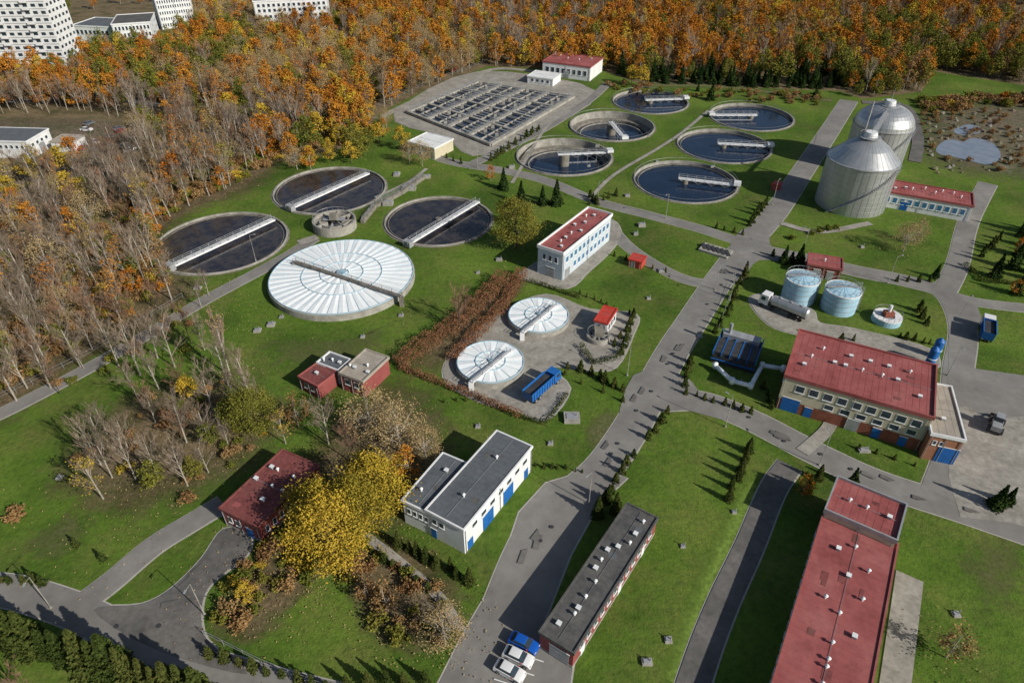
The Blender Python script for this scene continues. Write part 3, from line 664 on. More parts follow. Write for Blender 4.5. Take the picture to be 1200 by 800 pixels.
# ================= vehicles
def head(name,p,q):
    P=Vector(G(*p));Q=Vector(G(*q)); c=(P+Q)/2; d=Q-P
    return empty(name,c.x,c.y,math.atan2(d.y,d.x),.2)
def wheels(mb,xs,hw,r=.33,w=.24,m=0):
    for x in xs:
        for s in(-1,1): mb.tube((x,s*hw-s*w/2,r),(x,s*hw+s*w/2,r),r,r,16,m); mb.tube((x,s*hw+s*w/2,r),(x,s*(hw+w/2+.01),r),r*.55,r*.5,10,1)
def car(p,q,paint):
    e=head('parked_car',p,q); b=MB()
    prof=[(-2.12,.3),(-2.18,.62),(-2.1,.9),(-1.55,.98),(.95,.95),(1.75,.84),(2.12,.66),(2.16,.34),(1.9,.24),(-1.9,.24)]
    secs=[(-.88,.94),(-.8,1.),(.8,1.),(.88,.94)]; n=len(prof); vs=[]
    for y,s in secs: vs+=[(x*s if abs(y)>.85 else x,y,.6+(z-.6)*s) for x,z in prof]
    fs=[]
    for k in range(3):
        for i in range(n): j=(i+1)%n; fs.append((k*n+i,k*n+j,(k+1)*n+j,(k+1)*n+i))
    fs+=[tuple(range(n)),tuple(range(3*n,4*n))[::-1]]
    b.add(vs,fs,0)
    b.add([(-1.15,-.6,1.44),(.3,-.6,1.44),(.3,.6,1.44),(-1.15,.6,1.44),(-1.2,-.64,1.40),(.36,-.64,1.40),(.36,.64,1.40),(-1.2,.64,1.40)],[(0,1,2,3),(4,5,1,0),(5,6,2,1),(6,7,3,2),(7,4,0,3)],0)
    b.obj('body',[paint],e,True,.05)
    c=MB(); c.add([(-1.75,-.78,.95),(1.05,-.78,.93),(1.05,.78,.93),(-1.75,.78,.95),(-1.2,-.63,1.40),(.36,-.63,1.40),(.36,.63,1.40),(-1.2,.63,1.40)],[(4,5,6,7),(0,1,5,4),(1,2,6,5),(2,3,7,6),(3,0,4,7)],0); c.obj('windows',['glass'],e)
    w=MB(); wheels(w,(-1.35,1.3),.82); w.obj('wheels',['rubber','grey'],e)
    l=MB()
    for s in(-1,1): l.box(2.02,2.12,s*.62-.16,s*.62+.16,.6,.74,0); l.box(-2.17,-2.08,s*.66-.14,s*.66+.14,.62,.84,1); l.box(.75,.9,s*.92-.07,s*.92+.07,.98,1.1,1)
    l.obj('lights_and_mirrors',['lamp','red'],e)
car((601,750),(627,763),'carblue'); car((594,766),(621,779),'carwhite'); car((583,781),(612,797),'carwhite')
for i in range(16):
    x=random.uniform(70,160); y=random.uniform(147,180); car((x,y),(x+random.uniform(6,9),y+random.uniform(-4,4)),random.choice(['carwhite','cargrey','carred','cargrey','cargrey']))
def truck(p,q,body,cab,L=8.5):
    e=head('skip_lorry',p,q); b=MB(); b.box(-L/2,L/2,-.5,.5,.6,.95,0); 
    wheels(b,(-L/2+1,-L/2+2.3,L/2-1.2),1.05,.5,.32,3); b.obj('chassis_and_wheels',['dark','grey','dark','rubber'],e)
    c=MB(); x0=L/2-2.3; c.add([(x0,-1.2,.7),(L/2,-1.2,.7),(L/2,1.2,.7),(x0,1.2,.7),(x0,-1.15,3.),(L/2-.35,-1.15,3.),(L/2-.35,1.15,3.),(x0,1.15,3.)],[(4,5,6,7),(0,1,5,4),(1,2,6,5),(2,3,7,6),(3,0,4,7),(3,2,1,0)],0)
    c.add([(L/2-.1,-1.05,1.75),(L/2-.1,1.05,1.75),(L/2-.3,1.02,2.75),(L/2-.3,-1.02,2.75)],[(0,1,2,3)],1); c.box(x0+.6,x0+1.6,-1.23,1.23,1.8,2.6,1); c.obj('cab',[cab,'glass'],e,False,.06)
    k=MB(); x1=L/2-2.6; k.add([(-L/2-.2,-1.15,1.),(x1,-1.15,1.),(x1,1.15,1.),(-L/2-.2,1.15,1.),(-L/2-.5,-1.2,3.),(x1,-1.2,3.),(x1,1.2,3.),(-L/2-.5,1.2,3.)],[(0,1,5,4),(1,2,6,5),(2,3,7,6),(3,0,4,7),(3,2,1,0)],0)
    for i in range(8):
        x=-L/2+.2+i*(x1+L/2)/8
        for s in(-1,1): k.box(x,x+.12,s*1.25-.06,s*1.25+.06,1.1,2.95,0)
    for s in(-1,1): k.box(-L/2-.5,x1,s*1.2-.08,s*1.2+.08,3.,3.12,0)
    k.box(-L/2-.1,x1-.1,-1.1,1.1,2.2,2.6,1); k.obj('skip_body',[body,'dark'],e)
truck((614,478),(657,440),'blue','blue',9.5); truck((1153,408),(1154,376),'blue','carwhite',8.)
def tanker(p,q):
    e=head('tanker_lorry',p,q); b=MB(); b.box(-5.5,5.2,-.5,.5,.7,1.,0); wheels(b,(-4.6,-3.4,-2.2,2.2,4.6),1.05,.5,.32,1); b.obj('chassis_and_wheels',['dark','rubber'],e)
    t=MB(); t.tube((-5.6,0,2.15),(2.6,0,2.15),1.2,1.2,24,0); t.tube((2.6,0,2.15),(2.95,0,2.15),1.2,.8,24,0); t.tube((-5.6,0,2.15),(-5.95,0,2.15),1.2,.8,24,0)
    for x in(-4,-1.5,1): t.tube((x,0,3.2),(x,0,3.55),.35,.35,12,1)
    for x in(-5,-3,-1,1,2.4): t.tube((x,0,2.15),(x+.1,0,2.15),1.23,1.23,24,1)
    t.box(-5.2,2.2,-.35,.35,3.3,3.38,1); t.obj('tank',['silo','grey'],e)
    c=MB(); c.add([(3.3,-1.2,.8),(5.6,-1.2,.8),(5.6,1.2,.8),(3.3,1.2,.8),(3.3,-1.15,3.3),(5.2,-1.15,3.3),(5.2,1.15,3.3),(3.3,1.15,3.3)],[(4,5,6,7),(0,1,5,4),(1,2,6,5),(2,3,7,6),(3,0,4,7),(3,2,1,0)],0); c.add([(5.52,-1.,1.8),(5.52,1.,1.8),(5.28,1.,2.95),(5.28,-1.,2.95)],[(0,1,2,3)],1); c.box(4.,5.,-1.22,1.22,1.9,2.8,1); c.obj('cab',['carwhite','glass'],e,False,.05)
tanker((945,378),(888,355))
e=head('wheel_loader',(1162,516),(1168,488)); b=MB(); b.box(-2.4,.2,-.8,.8,.9,1.9,0); b.box(-.6,.9,-.65,.65,1.9,2.9,1); b.box(-.7,1.,-.7,.7,2.9,3.0,0); b.box(.2,2.2,-.5,.5,.8,1.4,0)
for s in(-1,1): b.tube((.8,s*.6,1.5),(3.,s*.6,.7),.14,.14,6,2)
b.add([(2.8,-1.2,.1),(3.8,-1.2,.1),(2.8,1.2,.1),(3.8,1.2,.1),(2.8,-1.2,1.1),(2.8,1.2,1.1)],[(0,1,3,2),(0,2,5,4),(0,4,1),(2,3,5)],2); wheels(b,(-1.5,1.4),1.,.7,.5,2); b.obj('body',['grey','glass','dark'],e)
def lamp(px,py,a=0,h=7.5):
    x,y=G(px,py); b=MB(); b.tube((x,y,0),(x,y,h),.08,.05,6,0); dx,dy=math.cos(a),math.sin(a); b.tube((x,y,h),(x+1.2*dx,y+1.2*dy,h+.2),.04,.04,5,0); b.obox((x+1*dx,y+1*dy),(x+1.6*dx,y+1.6*dy),.25,h+.15,h+.27,1); b.tube((x,y,0),(x,y,.3),.2,.2,6,0); b.obj('street_lamp',['concrete','grey'])
for p in((735,440),(838,340),(855,352),(905,240),(950,183),(690,590),(850,500),(960,545),(700,240),(560,197),(940,298),(1040,332),(1110,440),(150,395),(60,440),(300,306),(240,720),(60,712),(780,256)): lamp(*p,random.random()*6)
b=MB()
def fence(pts,h=1.6,step=3):
    pts=GP(pts)
    for i in range(len(pts)-1): rail(b,pts[i],pts[i+1],0,h,0,step,.03)
fence([(240,745),(310,780),(400,815)]); fence([(0,470),(110,415),(215,350)]); fence([(440,128),(500,100),(575,72)]); fence([(860,335),(842,385)],1.2)
b.obj('fence',['grey'])
# ================= vegetation prototypes
protos={}
def leafquads(mb,C,size,m,flat=.0):
    n=len(C); a=rng.normal(size=(n,3)); a/=np.linalg.norm(a,axis=1)[:,None]; c=rng.normal(size=(n,3)); c-=a*(a*c).sum(1)[:,None]; c/=np.linalg.norm(c,axis=1)[:,None]
    s=size*rng.uniform(.6,1.3,size=(n,1)); a*=s; c*=s*.75
    q=np.stack([C-a,C-c*.8,C+a,C+c],1).reshape(-1,3)
    o=len(mb.v); mb.v.extend(map(tuple,q.tolist())); mb.f.extend([(o+4*i,o+4*i+1,o+4*i+2,o+4*i+3) for i in range(n)]); mb.mi.extend([m]*n)
def leafy(name,mat,h,R,n_cl=40,per=45,leaf=.33,bark='bark',sparse=1.,low=.28,tight=1.):
    mb=MB(); mb.tube((0,0,0),(.15,.1,h*.55),h*.016,h*.01,6,0,False)
    mb.tube((.15,.1,h*.54),(0,.1,h*.93),h*.01,h*.003,5,0,False)
    for i in range(n_cl):
        z=random.random(); th=random.uniform(0,2*math.pi); zz=h*(low+(1-low)*z)
        prof=math.sin(math.pi*min(.97,(z*.86+.14)))**.7
        rr=R*prof*(.3+.75*math.sqrt(random.random()))
        c=Vector((rr*math.cos(th),rr*math.sin(th),zz-.04*h*rr/R)); s=R*random.uniform(.11,.24)*tight
        k=int(per*random.uniform(.4,1.5)*sparse)
        P=rng.normal(size=(k,3))*np.array([s,s,s*.8])+np.array(c); leafquads(mb,P,leaf,1)
        if i%2==0:
            st=Vector((.1,.1,h*random.uniform(.2,.55))); mid=st.lerp(c,.5)+Vector((0,0,-.05*h))
            mb.tube(st,mid,h*.006,h*.004,4,0,False); mb.tube(mid,c,h*.004,.02,3,0,False)
    protos[name]=mb.mesh(name,[bark,mat]); return protos[name]
def bare(name,h,spread=.5,bark='birch',twig='twig',leaf=None,nl=0,narrow=False,seed=1,dens=1.):
    mb=MB(); rs=random.Random(seed)
    tips=[]
    def br(p,d,l,r,lev):
        q=p+d*l; m=0 if lev<2 else 1
        mb.tube(p,q,r,r*(.6 if lev<3 else .3),5 if lev==0 else 3,m,False)
        if lev>=3 and (lev>=4 or rs.random()<.4): tips.append(q); return
        n=[11,6,5,3][lev]; n=int(n*dens) if lev>0 else n
        for i in range(n):
            t=(.25+.75*(i+rs.random())/n) if lev==0 else .25+.75*rs.random()
            s=p.lerp(q,t); ax=Vector((rs.gauss(0,1),rs.gauss(0,1),rs.gauss(0,.4)))
            ax=(ax-d*ax.dot(d)).normalized(); k=spread*(1.0 if lev==0 else .8)*rs.uniform(.7,1.3)
            nd=(d*(1-k*.5)+ax*k+Vector((0,0,.22))).normalized()
            ll=l*([.42,.55,.55,.6][lev])*rs.uniform(.7,1.15)*(1.15-.5*t if lev==0 else 1)
            br(s,nd,ll,max(.024,r*(1-.5*t)*[.42,.5,.5,.5][lev]),lev+1)
    d=Vector((rs.uniform(-.05,.05),rs.uniform(-.05,.05),1)).normalized()
    br(Vector((0,0,0)),d,h*.82,h*.014,0)
    mats=[bark,twig]
    if leaf:
        k=[tips[i] for i in (rs.randrange(len(tips)) for _ in range(nl))]
        leafquads(mb,np.array([tuple(x) for x in k])+rng.normal(size=(nl,3))*.15,.2,2); mats.append(leaf)
    protos[name]=mb.mesh(name,mats); return protos[name]
def conifer(name,mat,h,R,n=1500,leaf=.3,p=1.):
    mb=MB(); mb.tube((0,0,0),(0,0,h*.95),h*.018,.02,6,0,False)
    z=rng.random(n)**1.35; th=rng.random(n)*2*np.pi
    tier=.82+.22*np.cos(z*2*np.pi*h/.9)
    r=R*(1-z)**p*np.sqrt(rng.uniform(.35,1.05,n))*tier*(1+.18*np.sin(3*th+z*9))
    C=np.stack([r*np.cos(th),r*np.sin(th),h*(.05+.95*z)-r*.12],1); leafquads(mb,C,leaf,1)
    protos[name]=mb.mesh(name,['bark',mat])
def bush(name,mat,h,R,n=600,leaf=.22):
    mb=MB()
    for i in range(7): mb.tube((0,0,0),(R*.5*math.cos(i),R*.5*math.sin(i),h*.7),.05,.02,3,0,False)
    cl=rng.normal(size=(14,3))*np.array([R*.42,R*.42,h*.2])+np.array([0,0,h*.5]); idx=rng.integers(0,14,n)
    C=cl[idx]+rng.normal(size=(n,3))*np.array([R*.2,R*.2,h*.13]); C[:,2]=np.abs(C[:,2]); leafquads(mb,C,leaf,1)
    protos[name]=mb.mesh(name,['twig',mat])
leafy('orange0','L_orange',12.5,3.3,34,36,.32,'birch'); leafy('orange1','L_orange',14,3.0,38,32,.32); leafy('orange2','L_orange',10.5,3.2,26,34,.3,'birch')
leafy('yellow0','L_yellow',12,3.1,34,36,.3,'birch'); leafy('yellow1','L_yellow',10,3.4,30,38,.28)
leafy('brown0','L_brown',13,3.4,34,28,.3,'birch'); leafy('brown1','L_brown',11,3.1,30,24,.28,'birch',sparse=.8)
leafy('olive0','L_olive',12,3.8,40,40,.31); leafy('olive1','L_olive',10,3.3,32,38,.3)
leafy('tan0','L_tan',12,4.2,60,46,.15,'birch'); leafy('red0','L_red',9,3,30,36)
leafy('bigyellow0','L_bigyellow',12.5,5.6,95,140,.16,tight=.8); leafy('bigyellow1','L_bigyellow',11,5,85,125,.16,tight=.8); leafy('bigolive','L_olive',13,5.8,90,130,.17,tight=.8)
bare('bare0',13,.55,seed=3); bare('bare1',12,.6,seed=8); bare('bare2',14,.45,seed=12); bare('bareb',12,.55,'bark','twigred',seed=21)
bare('barel0',12.5,.5,'birch','twig','L_orange',420,seed=5); bare('barel1',12,.5,'birch','twig','L_yellow',360,seed=6); bare('poplar',15,.22,'birch','twig','L_tan',500,seed=7,dens=1.5)
conifer('spruce0','L_dark',9,2.2); conifer('spruce1','L_dark',7,1.9); conifer('thuja0','L_thuja',2.8,.75,500,.16,.75); conifer('thuja1','L_thuja',2.2,.7,420,.16,.7); conifer('cypress0','L_thuja',6.5,1.4,2400,.17,.7)
bush('bush0','L_brown',2.4,1.8); bush('bush1','L_olive',2,1.6); bush('bush2','L_yellow',2.2,1.7); bush('bush3','L_orange',2,1.5)
hh={'orange0':12.5,'orange1':14,'orange2':10.5,'yellow0':12,'yellow1':10,'brown0':13,'brown1':11,'olive0':12,'olive1':10,'tan0':12,'red0':9,'bigyellow0':12.5,'bigyellow1':11,'bigolive':13,'bare0':13,'bare1':12,'bare2':14,'bareb':12,'barel0':12.5,'barel1':12,'poplar':15,'spruce0':9,'spruce1':7,'thuja0':2.8,'thuja1':2.2,'cypress0':6.5,'bush0':2.4,'bush1':2,'bush2':2.2,'bush3':2}
order=sorted(protos); coll=bpy.data.collections.new('tree_prototypes'); pidx={}
for i,n in enumerate(order):
    o=bpy.data.objects.new('p%02d_%s'%(i,n),protos[n]); coll.objects.link(o); pidx[n]=i
def scatter(name,pts,kinds,scl):
    me=bpy.data.meshes.new(name); me.from_pydata([(x,y,0) for x,y in pts],[],[]); n=len(pts)
    a=me.attributes.new('kidx','INT','POINT'); a.data.foreach_set('value',[pidx[k] for k in kinds])
    a=me.attributes.new('kscl','FLOAT_VECTOR','POINT'); sv=[]
    for s in scl: w=s*random.uniform(.85,1.12); sv+=[w,w,s]
    a.data.foreach_set('vector',sv)
    a=me.attributes.new('krot','FLOAT_VECTOR','POINT'); rv=[]
    for _ in range(n): rv+=[random.gauss(0,.04),random.gauss(0,.04),random.uniform(0,6.28)]
    a.data.foreach_set('vector',rv)
    o=bpy.data.objects.new(name,me); scene.collection.objects.link(o)
    ng=bpy.data.node_groups.new(name+'_nodes','GeometryNodeTree')
    ng.interface.new_socket('Geometry',in_out='INPUT',socket_type='NodeSocketGeometry'); ng.interface.new_socket('Geometry',in_out='OUTPUT',socket_type='NodeSocketGeometry')
    N=ng.nodes.new; gi=N('NodeGroupInput');go=N('NodeGroupOutput'); ip=N('GeometryNodeInstanceOnPoints'); ci=N('GeometryNodeCollectionInfo')
    ci.inputs['Collection'].default_value=coll; ci.inputs['Separate Children'].default_value=True; ci.inputs['Reset Children'].default_value=True
    def na(nm,t):
        q=N('GeometryNodeInputNamedAttribute'); q.data_type=t; q.inputs['Name'].default_value=nm; return [s for s in q.outputs if s.enabled and s.name=='Attribute'][0]
    L=ng.links.new; L(gi.outputs[0],ip.inputs['Points']); L(ci.outputs[0],ip.inputs['Instance']); ip.inputs['Pick Instance'].default_value=True
    L(na('kidx','INT'),ip.inputs['Instance Index']); L(na('krot','FLOAT_VECTOR'),ip.inputs['Rotation']); L(na('kscl','FLOAT_VECTOR'),ip.inputs['Scale'])
    L(ip.outputs[0],go.inputs[0])
    md=o.modifiers.new('instances','NODES'); md.node_group=ng
def choose(w): ks=list(w); return random.choices(ks,[w[k] for k in ks])[0]
ZL={'bare0':2.6,'bare1':2.6,'bare2':2.6,'bareb':1.5,'barel0':1.2,'barel1':.7,'brown1':.8,'orange2':.9,'orange0':.4,'yellow1':.5,'olive1':.7,'tan0':.6}
ZT={'orange0':1.8,'orange1':1.5,'orange2':1.2,'brown0':1.1,'brown1':1.,'yellow0':1,'bare0':.9,'bareb':.7,'barel0':1.3,'olive1':1.,'olive0':.5,'tan0':.8}
ZC={'orange0':2,'orange1':1.9,'orange2':1,'brown0':.5,'brown1':.6,'yellow0':1.6,'yellow1':1.1,'bare0':.4,'bareb':.4,'barel0':1,'olive1':1.,'olive0':.6,'red0':.12,'tan0':.5}
ZR={'orange0':1.6,'orange1':1.6,'orange2':.9,'brown0':1.3,'brown1':1.2,'bare0':.8,'bare2':.5,'bareb':.9,'barel0':1.2,'olive1':.9,'olive0':.5,'yellow0':.6,'tan0':.8,'spruce0':.45}
ZX={'spruce0':4,'spruce1':2,'olive0':.6,'orange2':.3}
cl_c=[(random.uniform(-450,450),random.uniform(120,760),random.choice(['yellow0','olive0','orange2','orange1','bare0','barel0','tan0','orange0','bare2','yellow1'])) for _ in range(75)]
def zone(px,py,X,Y):
    if 700<px<990 and 86<py<112: return ZX
    base=ZL if (px<330 and py>125) else (ZT if px<330 else (ZC if px<780 else ZR))
    if random.random()<.35 and not(px<330 and py>125):
        return {min(cl_c,key=lambda c:(c[0]-X)**2+(c[1]-Y)**2)[2]:1}
    return base
FW=GP(FP)
EX=[GP([(-120,138),(60,133),(150,138),(168,168),(112,194),(-120,222)]),GP([(-300,-70),(240,-70),(228,25),(215,52),(178,68),(110,64),(105,92),(-120,104)]),GP([(1115,24),(1130,8),(1330,8),(1330,30)]),GP([(-100,122),(40,115),(110,109),(210,125),(300,137),(300,143),(210,132),(110,116),(40,122),(-100,129)])]
pts=[];ks=[];sc=[]
xs=[p[0] for p in FW]; ys=[p[1] for p in FW]
y=min(ys)
while y<max(ys):
    sp_=4.6+max(0,(y-280))*.007
    x=min(xs)
    while x<max(xs):
        X=x+random.uniform(-.5,.5)*sp_; Y=y+random.uniform(-.5,.5)*sp_; x+=sp_
        px,py=PR(X,Y)
        if px<-90 or px>1290: continue
        if not inside(X,Y,FW) or any(inside(X,Y,E) for E in EX): continue
        if px<330 and py>125:
            if random.random()<.25: continue
        elif random.random()<.1: continue
        k=choose(zone(px,py,X,Y)); pts.append((X,Y)); ks.append(k); sc.append(random.uniform(.6,1.12))
    y+=sp_*.92
for _ in range(170):
    px=random.uniform(-60,235); py=random.uniform(2,133)
    if 84<px<215 and 12<py<66: continue
    if px<106 and py<96 and py>60: continue
    pts.append(G(px,py)); ks.append(choose(ZC)); sc.append(random.uniform(.6,.9))
for _ in range(40):
    px=random.uniform(90,220); py=random.uniform(60,72); pts.append(G(px,py)); ks.append(choose(ZC)); sc.append(random.uniform(.5,.8))
print('forest',len(pts)); scatter('autumn_forest',pts,ks,sc)
def fill(name,poly,n,w,s0,s1,mind=1.5):
    P=GP(poly); X0=min(p[0] for p in P);X1=max(p[0] for p in P);Y0=min(p[1] for p in P);Y1=max(p[1] for p in P); o=[];t=0
    while len(o)<n and t<n*40:
        t+=1; x=random.uniform(X0,X1);y=random.uniform(Y0,Y1)
        if inside(x,y,P) and not inside(x,y,pond) and all((x-a)**2+(y-b_)**2>mind*mind for a,b_ in o): o.append((x,y))
    scatter(name,o,[choose(w) for _ in o],[random.uniform(s0,s1) for _ in o])
BU={'bush0':3,'bush1':2.2,'bush2':.5,'bush3':.4}
fill('forest_edge_undergrowth',[(-40,478),(60,430),(130,388),(205,335),(180,290),(210,245),(290,210),(330,185),(400,172),(430,150),(300,170),(150,230),(60,330),(-40,420)],380,BU,.5,1.2,1.5)
fill('copse',[(80,530),(130,475),(200,445),(290,440),(325,475),(290,535),(215,580),(120,595)],24,{'bare0':2,'bare1':2,'bare2':1.5,'bareb':1,'barel1':.4,'olive1':.2},.55,.9,3.5)
fill('copse_undergrowth',[(90,520),(170,460),(290,440),(330,480),(290,545),(212,592),(120,600),(70,570)],34,BU,.3,.7,1.5)
fill('thicket',[(245,730),(275,665),(320,630),(380,640),(350,700),(290,742)],34,{'bush2':1.2,'bush1':2,'bush0':2},.4,.9,1.)
fill('thicket',[(395,660),(430,635),(530,700),(535,745),(490,765),(420,715)],26,{'bush0':3,'bush1':2},.4,.9,1.2)
fill('edge_trees',[(330,195),(395,180),(430,160),(455,150),(440,185),(400,200),(350,205)],16,{'olive1':2,'yellow1':2,'orange2':1,'tan0':1},.5,.75,4)
fill('scrub',[(1075,118),(1290,108),(1290,130),(1150,125),(1085,140)],90,BU,.7,1.5,1.5)
fill('scrub',[(1180,260),(1290,250),(1290,340),(1200,335)],14,{'spruce0':2,'orange2':.5},.5,1.,4)
fill('hedgerow_conifers',[(700,98),(975,112),(960,124),(820,118),(720,106)],60,{'bush1':2,'bush0':2,'spruce1':.5},.5,1.,2)
fill('debris_scrub',[(1080,130),(1160,125),(1200,150),(1200,205),(1110,195),(1075,165)],60,{'bush0':1},.3,.7,2)
fill('west_lawn_edge',[(200,352),(250,345),(215,420),(120,440),(60,470),(60,455)],24,{'bush0':2,'bush1':2,'bareb':1,'bare1':1.5},.5,.9,3)
names={'o':'autumn_tree','y':'yellow_leaved_tree','b':'bare_tree','t':'tan_leaved_tree','s':'spruce_tree','c':'cypress_tree','p':'poplar_tree','r':'red_leaved_tree'}
def T(k,px,py,h,name=None,wid=1.):
    nm=name or ({'bigyellow0':'yellow_leaved_tree','bigyellow1':'yellow_leaved_tree','bigolive':'willow_tree'}.get(k) or names[k[0]])
    o=bpy.data.objects.new(nm,protos[k]); scene.collection.objects.link(o); x,y=G(px,py); s=h/hh[k]; o.location=(x,y,0); o.scale=(s*wid,s*wid,s); o.rotation_euler=(random.gauss(0,.02),random.gauss(0,.02),random.uniform(0,6.28))
for a in [('bigyellow0',392,655,13),('bigyellow1',440,600,12),('bigyellow0',425,625,11.5),('bigyellow1',375,620,10),('orange2',478,560,7),('tan0',470,530,12.5),('tan0',435,515,12),('tan0',500,540,8),('bare1',385,520,11),('bareb',410,540,10),('bigolive',302,505,10),('olive1',275,500,7),
  ('poplar',270,440,15),('bare0',205,430,13),('bare2',165,440,13),('bare1',140,430,12),('bare1',240,410,9),('bareb',538,388,11),('bareb',545,378,9),('bigolive',606,290,13.5),('olive1',592,262,8),('spruce1',590,222,7),('spruce1',652,240,8),('spruce1',610,238,7),('spruce1',636,240,6),
  ('tan0',1058,295,9),('tan0',1072,285,7),('brown1',1108,770,7),('orange2',940,580,4.5),('yellow1',752,103,9),('yellow1',740,100,8),('tan0',495,195,9),('tan0',480,192,8),('yellow1',470,176,8),('olive1',422,185,9),('olive1',410,170,9),('yellow1',366,196,7),('orange2',263,222,7),('orange2',160,345,7),
  ('bareb',40,835,10),('bareb',0,830,9),('tan0',522,755,8.5),('bare1',510,745,9),('brown1',455,715,6.5),('brown1',430,700,5),('yellow1',290,705,4),('olive1',250,520,5),('olive0',230,560,5),('bareb',215,520,9),('bare1',185,560,10),('yellow1',225,470,6),('olive1',240,215,6),('olive1',215,225,7),
  ('bare0',60,455,13),('bare2',20,470,13),('bare1',95,430,12),('barel1',335,520,8),('brown1',350,500,8),('orange2',575,212,5),('orange2',1040,35,9),('spruce0',1186,315,8),('spruce0',1165,325,7),('spruce0',1190,345,6),('spruce1',1197,300,7),('orange2',1187,345,4),('spruce1',935,310,6),('spruce1',918,308,5),
  ('spruce1',1095,325,4),('spruce1',1166,594,5.5),('spruce1',1180,590,4),('spruce1',998,570,4.5),('cypress0',958,562,4),('cypress0',946,575,4),('cypress0',700,605,5),('cypress0',712,588,4.5),('cypress0',722,600,5)]: T(*a)
T('bush0',20,605,1.6,'shrub',1.5)
def row(p,q,n,kinds,h,name='thuja_shrub',jit=.2,wd=1.):
    A=Vector(G(*p));B=Vector(G(*q))
    for i in range(n):
        if random.random()<.06 and n>4: continue
        c=A.lerp(B,i/max(1,n-1)); k=random.choice(kinds); s=h*random.uniform(.7,1.2)/hh[k]
        o=bpy.data.objects.new(name,protos[k]); scene.collection.objects.link(o); o.location=(c.x+random.gauss(0,jit),c.y+random.gauss(0,jit),0); w=s*wd*random.uniform(.9,1.2); o.scale=(w,w,s); o.rotation_euler=(0,0,random.uniform(0,6.28))
TH=['thuja0','thuja1']; CY=['cypress0']
row((-30,735),(262,835),19,CY,8.4,'cypress_tree')
row((0,682),(78,680),7,TH,2.3); row((245,770),(385,808),9,TH,2.8); row((385,808),(500,800),6,CY,3.8,'cypress_tree')
row((468,640),(550,682),8,CY,3.6,'cypress_tree'); row((425,640),(500,690),7,TH,2.)
row((782,484),(742,535),6,TH,2.4); row((735,545),(700,598),6,TH,2.6)
row((878,530),(852,585),6,CY,3.6,'cypress_tree'); row((808,425),(802,462),5,TH,2.6); row((815,465),(880,485),7,TH,1.9); row((855,362),(838,390),5,TH,2.6); row((860,350),(875,318),5,TH,2.8)
row((665,432),(680,434),2,TH,2.5); row((694,438),(728,458),5,TH,2.8); row((680,345),(745,372),9,TH,1.4); row((742,372),(728,415),6,TH,2.3); row((720,300),(780,320),5,TH,1.3)
row((878,265),(897,240),7,TH,3.6); row((575,188),(632,152),16,TH,2.6); row((690,240),(722,230),5,TH,2.4); row((840,268),(870,275),4,TH,2.)
row((905,300),(940,308),4,TH,2.8); row((930,280),(980,268),6,['bush1'],1.6,'shrub'); row((1050,330),(1090,330),4,TH,2.2); row((620,545),(680,552),8,TH,1.2); row((660,440),(730,470),4,TH,1.6)
row((985,400),(1000,398),2,TH,2); row((1052,395),(1098,405),6,TH,1.8); row((1075,365),(1085,380),3,TH,3); row((700,240),(690,232),3,TH,3); row((1150,300),(1170,280),6,TH,3)
row((90,640),(122,655),2,TH,2.6); row((720,405),(745,372),5,TH,2); row((560,470),(520,470),4,TH,1.3); row((540,192),(515,182),4,TH,2.2); row((900,470),(968,495),6,TH,1.4); row((985,520),(1070,545),5,TH,1.2); row((895,455),(905,478),4,TH,2)
def hedge(pts,w,h,mat='L_hedge',name='hornbeam_hedge',leaf=.14,dens=60):
    P=GP(pts); mb=MB()
    for i in range(len(P)-1):
        A=np.array(P[i]);B=np.array(P[i+1]); L=np.linalg.norm(B-A); n=int(L*w*dens); t=rng.random(n)[:,None]; d=(B-A)/L; nn=np.array([-d[1],d[0]])
        z=h*rng.random(n)**.5; off=(rng.random(n)-.5)*w*(1-.35*(z/h)**3)*(1+.2*np.sin(t[:,0]*L*.8))
        xy=A+(B-A)*t+off[:,None]*nn; z=z*(1+.15*np.sin(t[:,0]*L*1.7)+.1*np.sin(off*3)); leafquads(mb,np.column_stack([xy,z]),leaf,1)
        for k in range(int(L*w*.8)):
            c=A+(B-A)*random.random()+nn*random.uniform(-.4,.4)*w; mb.tube((c[0],c[1],0),(c[0]+random.uniform(-.4,.4),c[1]+random.uniform(-.4,.4),h*random.uniform(.8,1.3)),.04,.015,3,0,False)
    mb.obj(name,['twigred',mat])
hedge([(592,328),(560,362),(535,385),(495,410),(468,432)],5.,2.8); hedge([(468,432),(500,444),(560,468),(612,490)],1.7,1.4); hedge([(612,322),(590,362),(560,392),(530,425)],3.4,2.2)
hedge([(612,490),(640,497),(665,462)],.9,.9,'L_thuja','box_hedge'); hedge([(680,406),(695,428),(722,422),(738,396)],1.2,1.3,'L_thuja','box_hedge'); hedge([(620,330),(680,350)],1.1,1.1,'L_thuja','box_hedge')
hedge([(1130,310),(1150,330),(1200,335)],1.2,1.,'L_thuja','box_hedge')
mb=MB(); C=[]
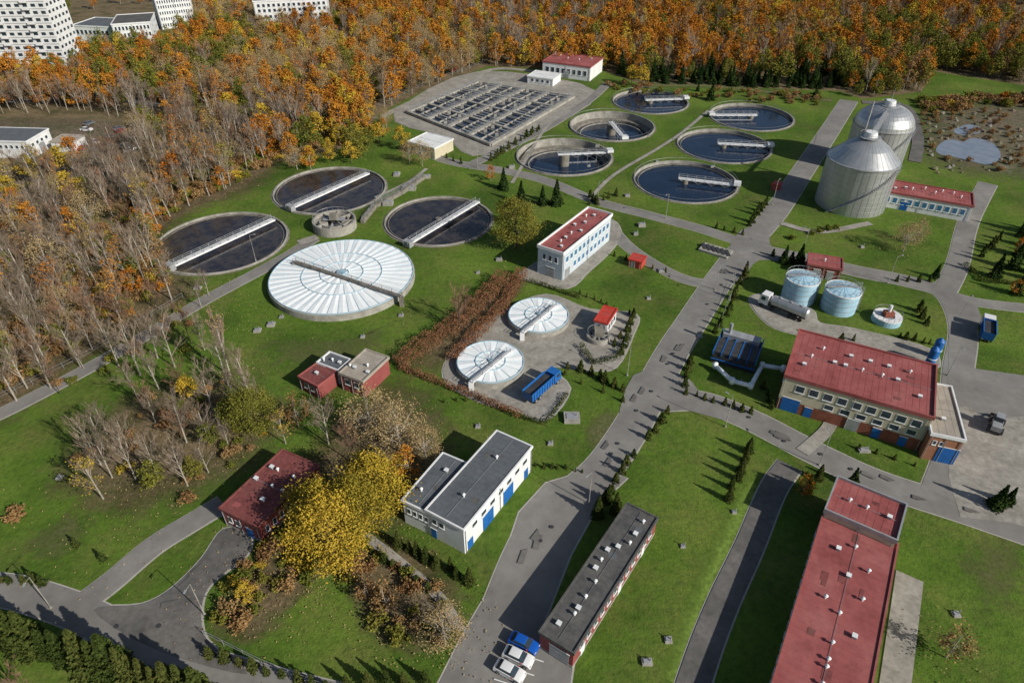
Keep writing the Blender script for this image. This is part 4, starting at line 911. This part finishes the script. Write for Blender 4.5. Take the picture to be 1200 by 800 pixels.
src=[(392,655,11,900),(440,600,11,700),(470,530,10,700),(302,505,9,400),(200,520,16,900),(606,290,9,300),(538,388,9,300),(1058,295,7,200),(270,440,8,250),(500,740,10,500),(290,700,9,500),(1108,770,6,160),(495,195,8,200),(120,620,14,250),(400,190,14,300),(250,225,14,400),(215,350,12,500),(230,400,16,600),(345,560,8,400)]
for px,py,s,n in src:
    x,y=G(px,py); q=rng.normal(size=(n,2))*s*.55+np.array([x,y])
    q=q[[all((a-X)**2+(b_-Y)**2>(R+1)**2 for X,Y,R in holes) for a,b_ in q]]
    C.append(np.column_stack([q,np.full(len(q),.25)]))
C=np.concatenate(C); leafquads(mb,C,.12,0); mb.obj('fallen_leaves',['L_tan'])
mb=MB()
for _ in range(110):
    x,y=G(random.uniform(1085,1195),random.uniform(128,205)); s=random.uniform(.3,1.4)
    if inside(x,y,pond) or inside(x,y,pond2): continue
    mb.tube((x,y,0),(x+random.uniform(-.5,.5),y,s*.7),s,s*.2,7,random.choice((0,0,0,1)))
mb.obj('rubble_heaps',['dirt','concrete_dirty'])
# ================= light / sky / camera
el=math.radians(31); S=Vector((.8*math.cos(el),-.6*math.cos(el),math.sin(el)))
sd=bpy.data.lights.new('sun','SUN'); sd.energy=5.; sd.angle=math.radians(.5); sd.color=(1,.95,.86); so=bpy.data.objects.new('sun',sd); scene.collection.objects.link(so); so.rotation_euler=(-S).to_track_quat('-Z','Y').to_euler()
w=bpy.data.worlds.new('World'); scene.world=w; w.use_nodes=True; nt=w.node_tree; sk=nt.nodes.new('ShaderNodeTexSky'); sk.sky_type='NISHITA'; sk.sun_disc=False; sk.sun_elevation=el; sk.sun_rotation=math.atan2(.8,-.6)
bg=nt.nodes['Background']; bg.inputs[1].default_value=.075; nt.links.new(sk.outputs[0],bg.inputs[0])
cd=bpy.data.cameras.new('camera'); cd.lens=24; cd.sensor_width=36; cd.clip_end=8000; cd.clip_start=.5; co=bpy.data.objects.new('camera',cd); scene.collection.objects.link(co); co.location=(0,0,H); co.rotation_euler=(math.pi/2-PT,0,0); scene.camera=co
scene.view_settings.view_transform='Standard'; scene.view_settings.look='None'; scene.view_settings.exposure=0
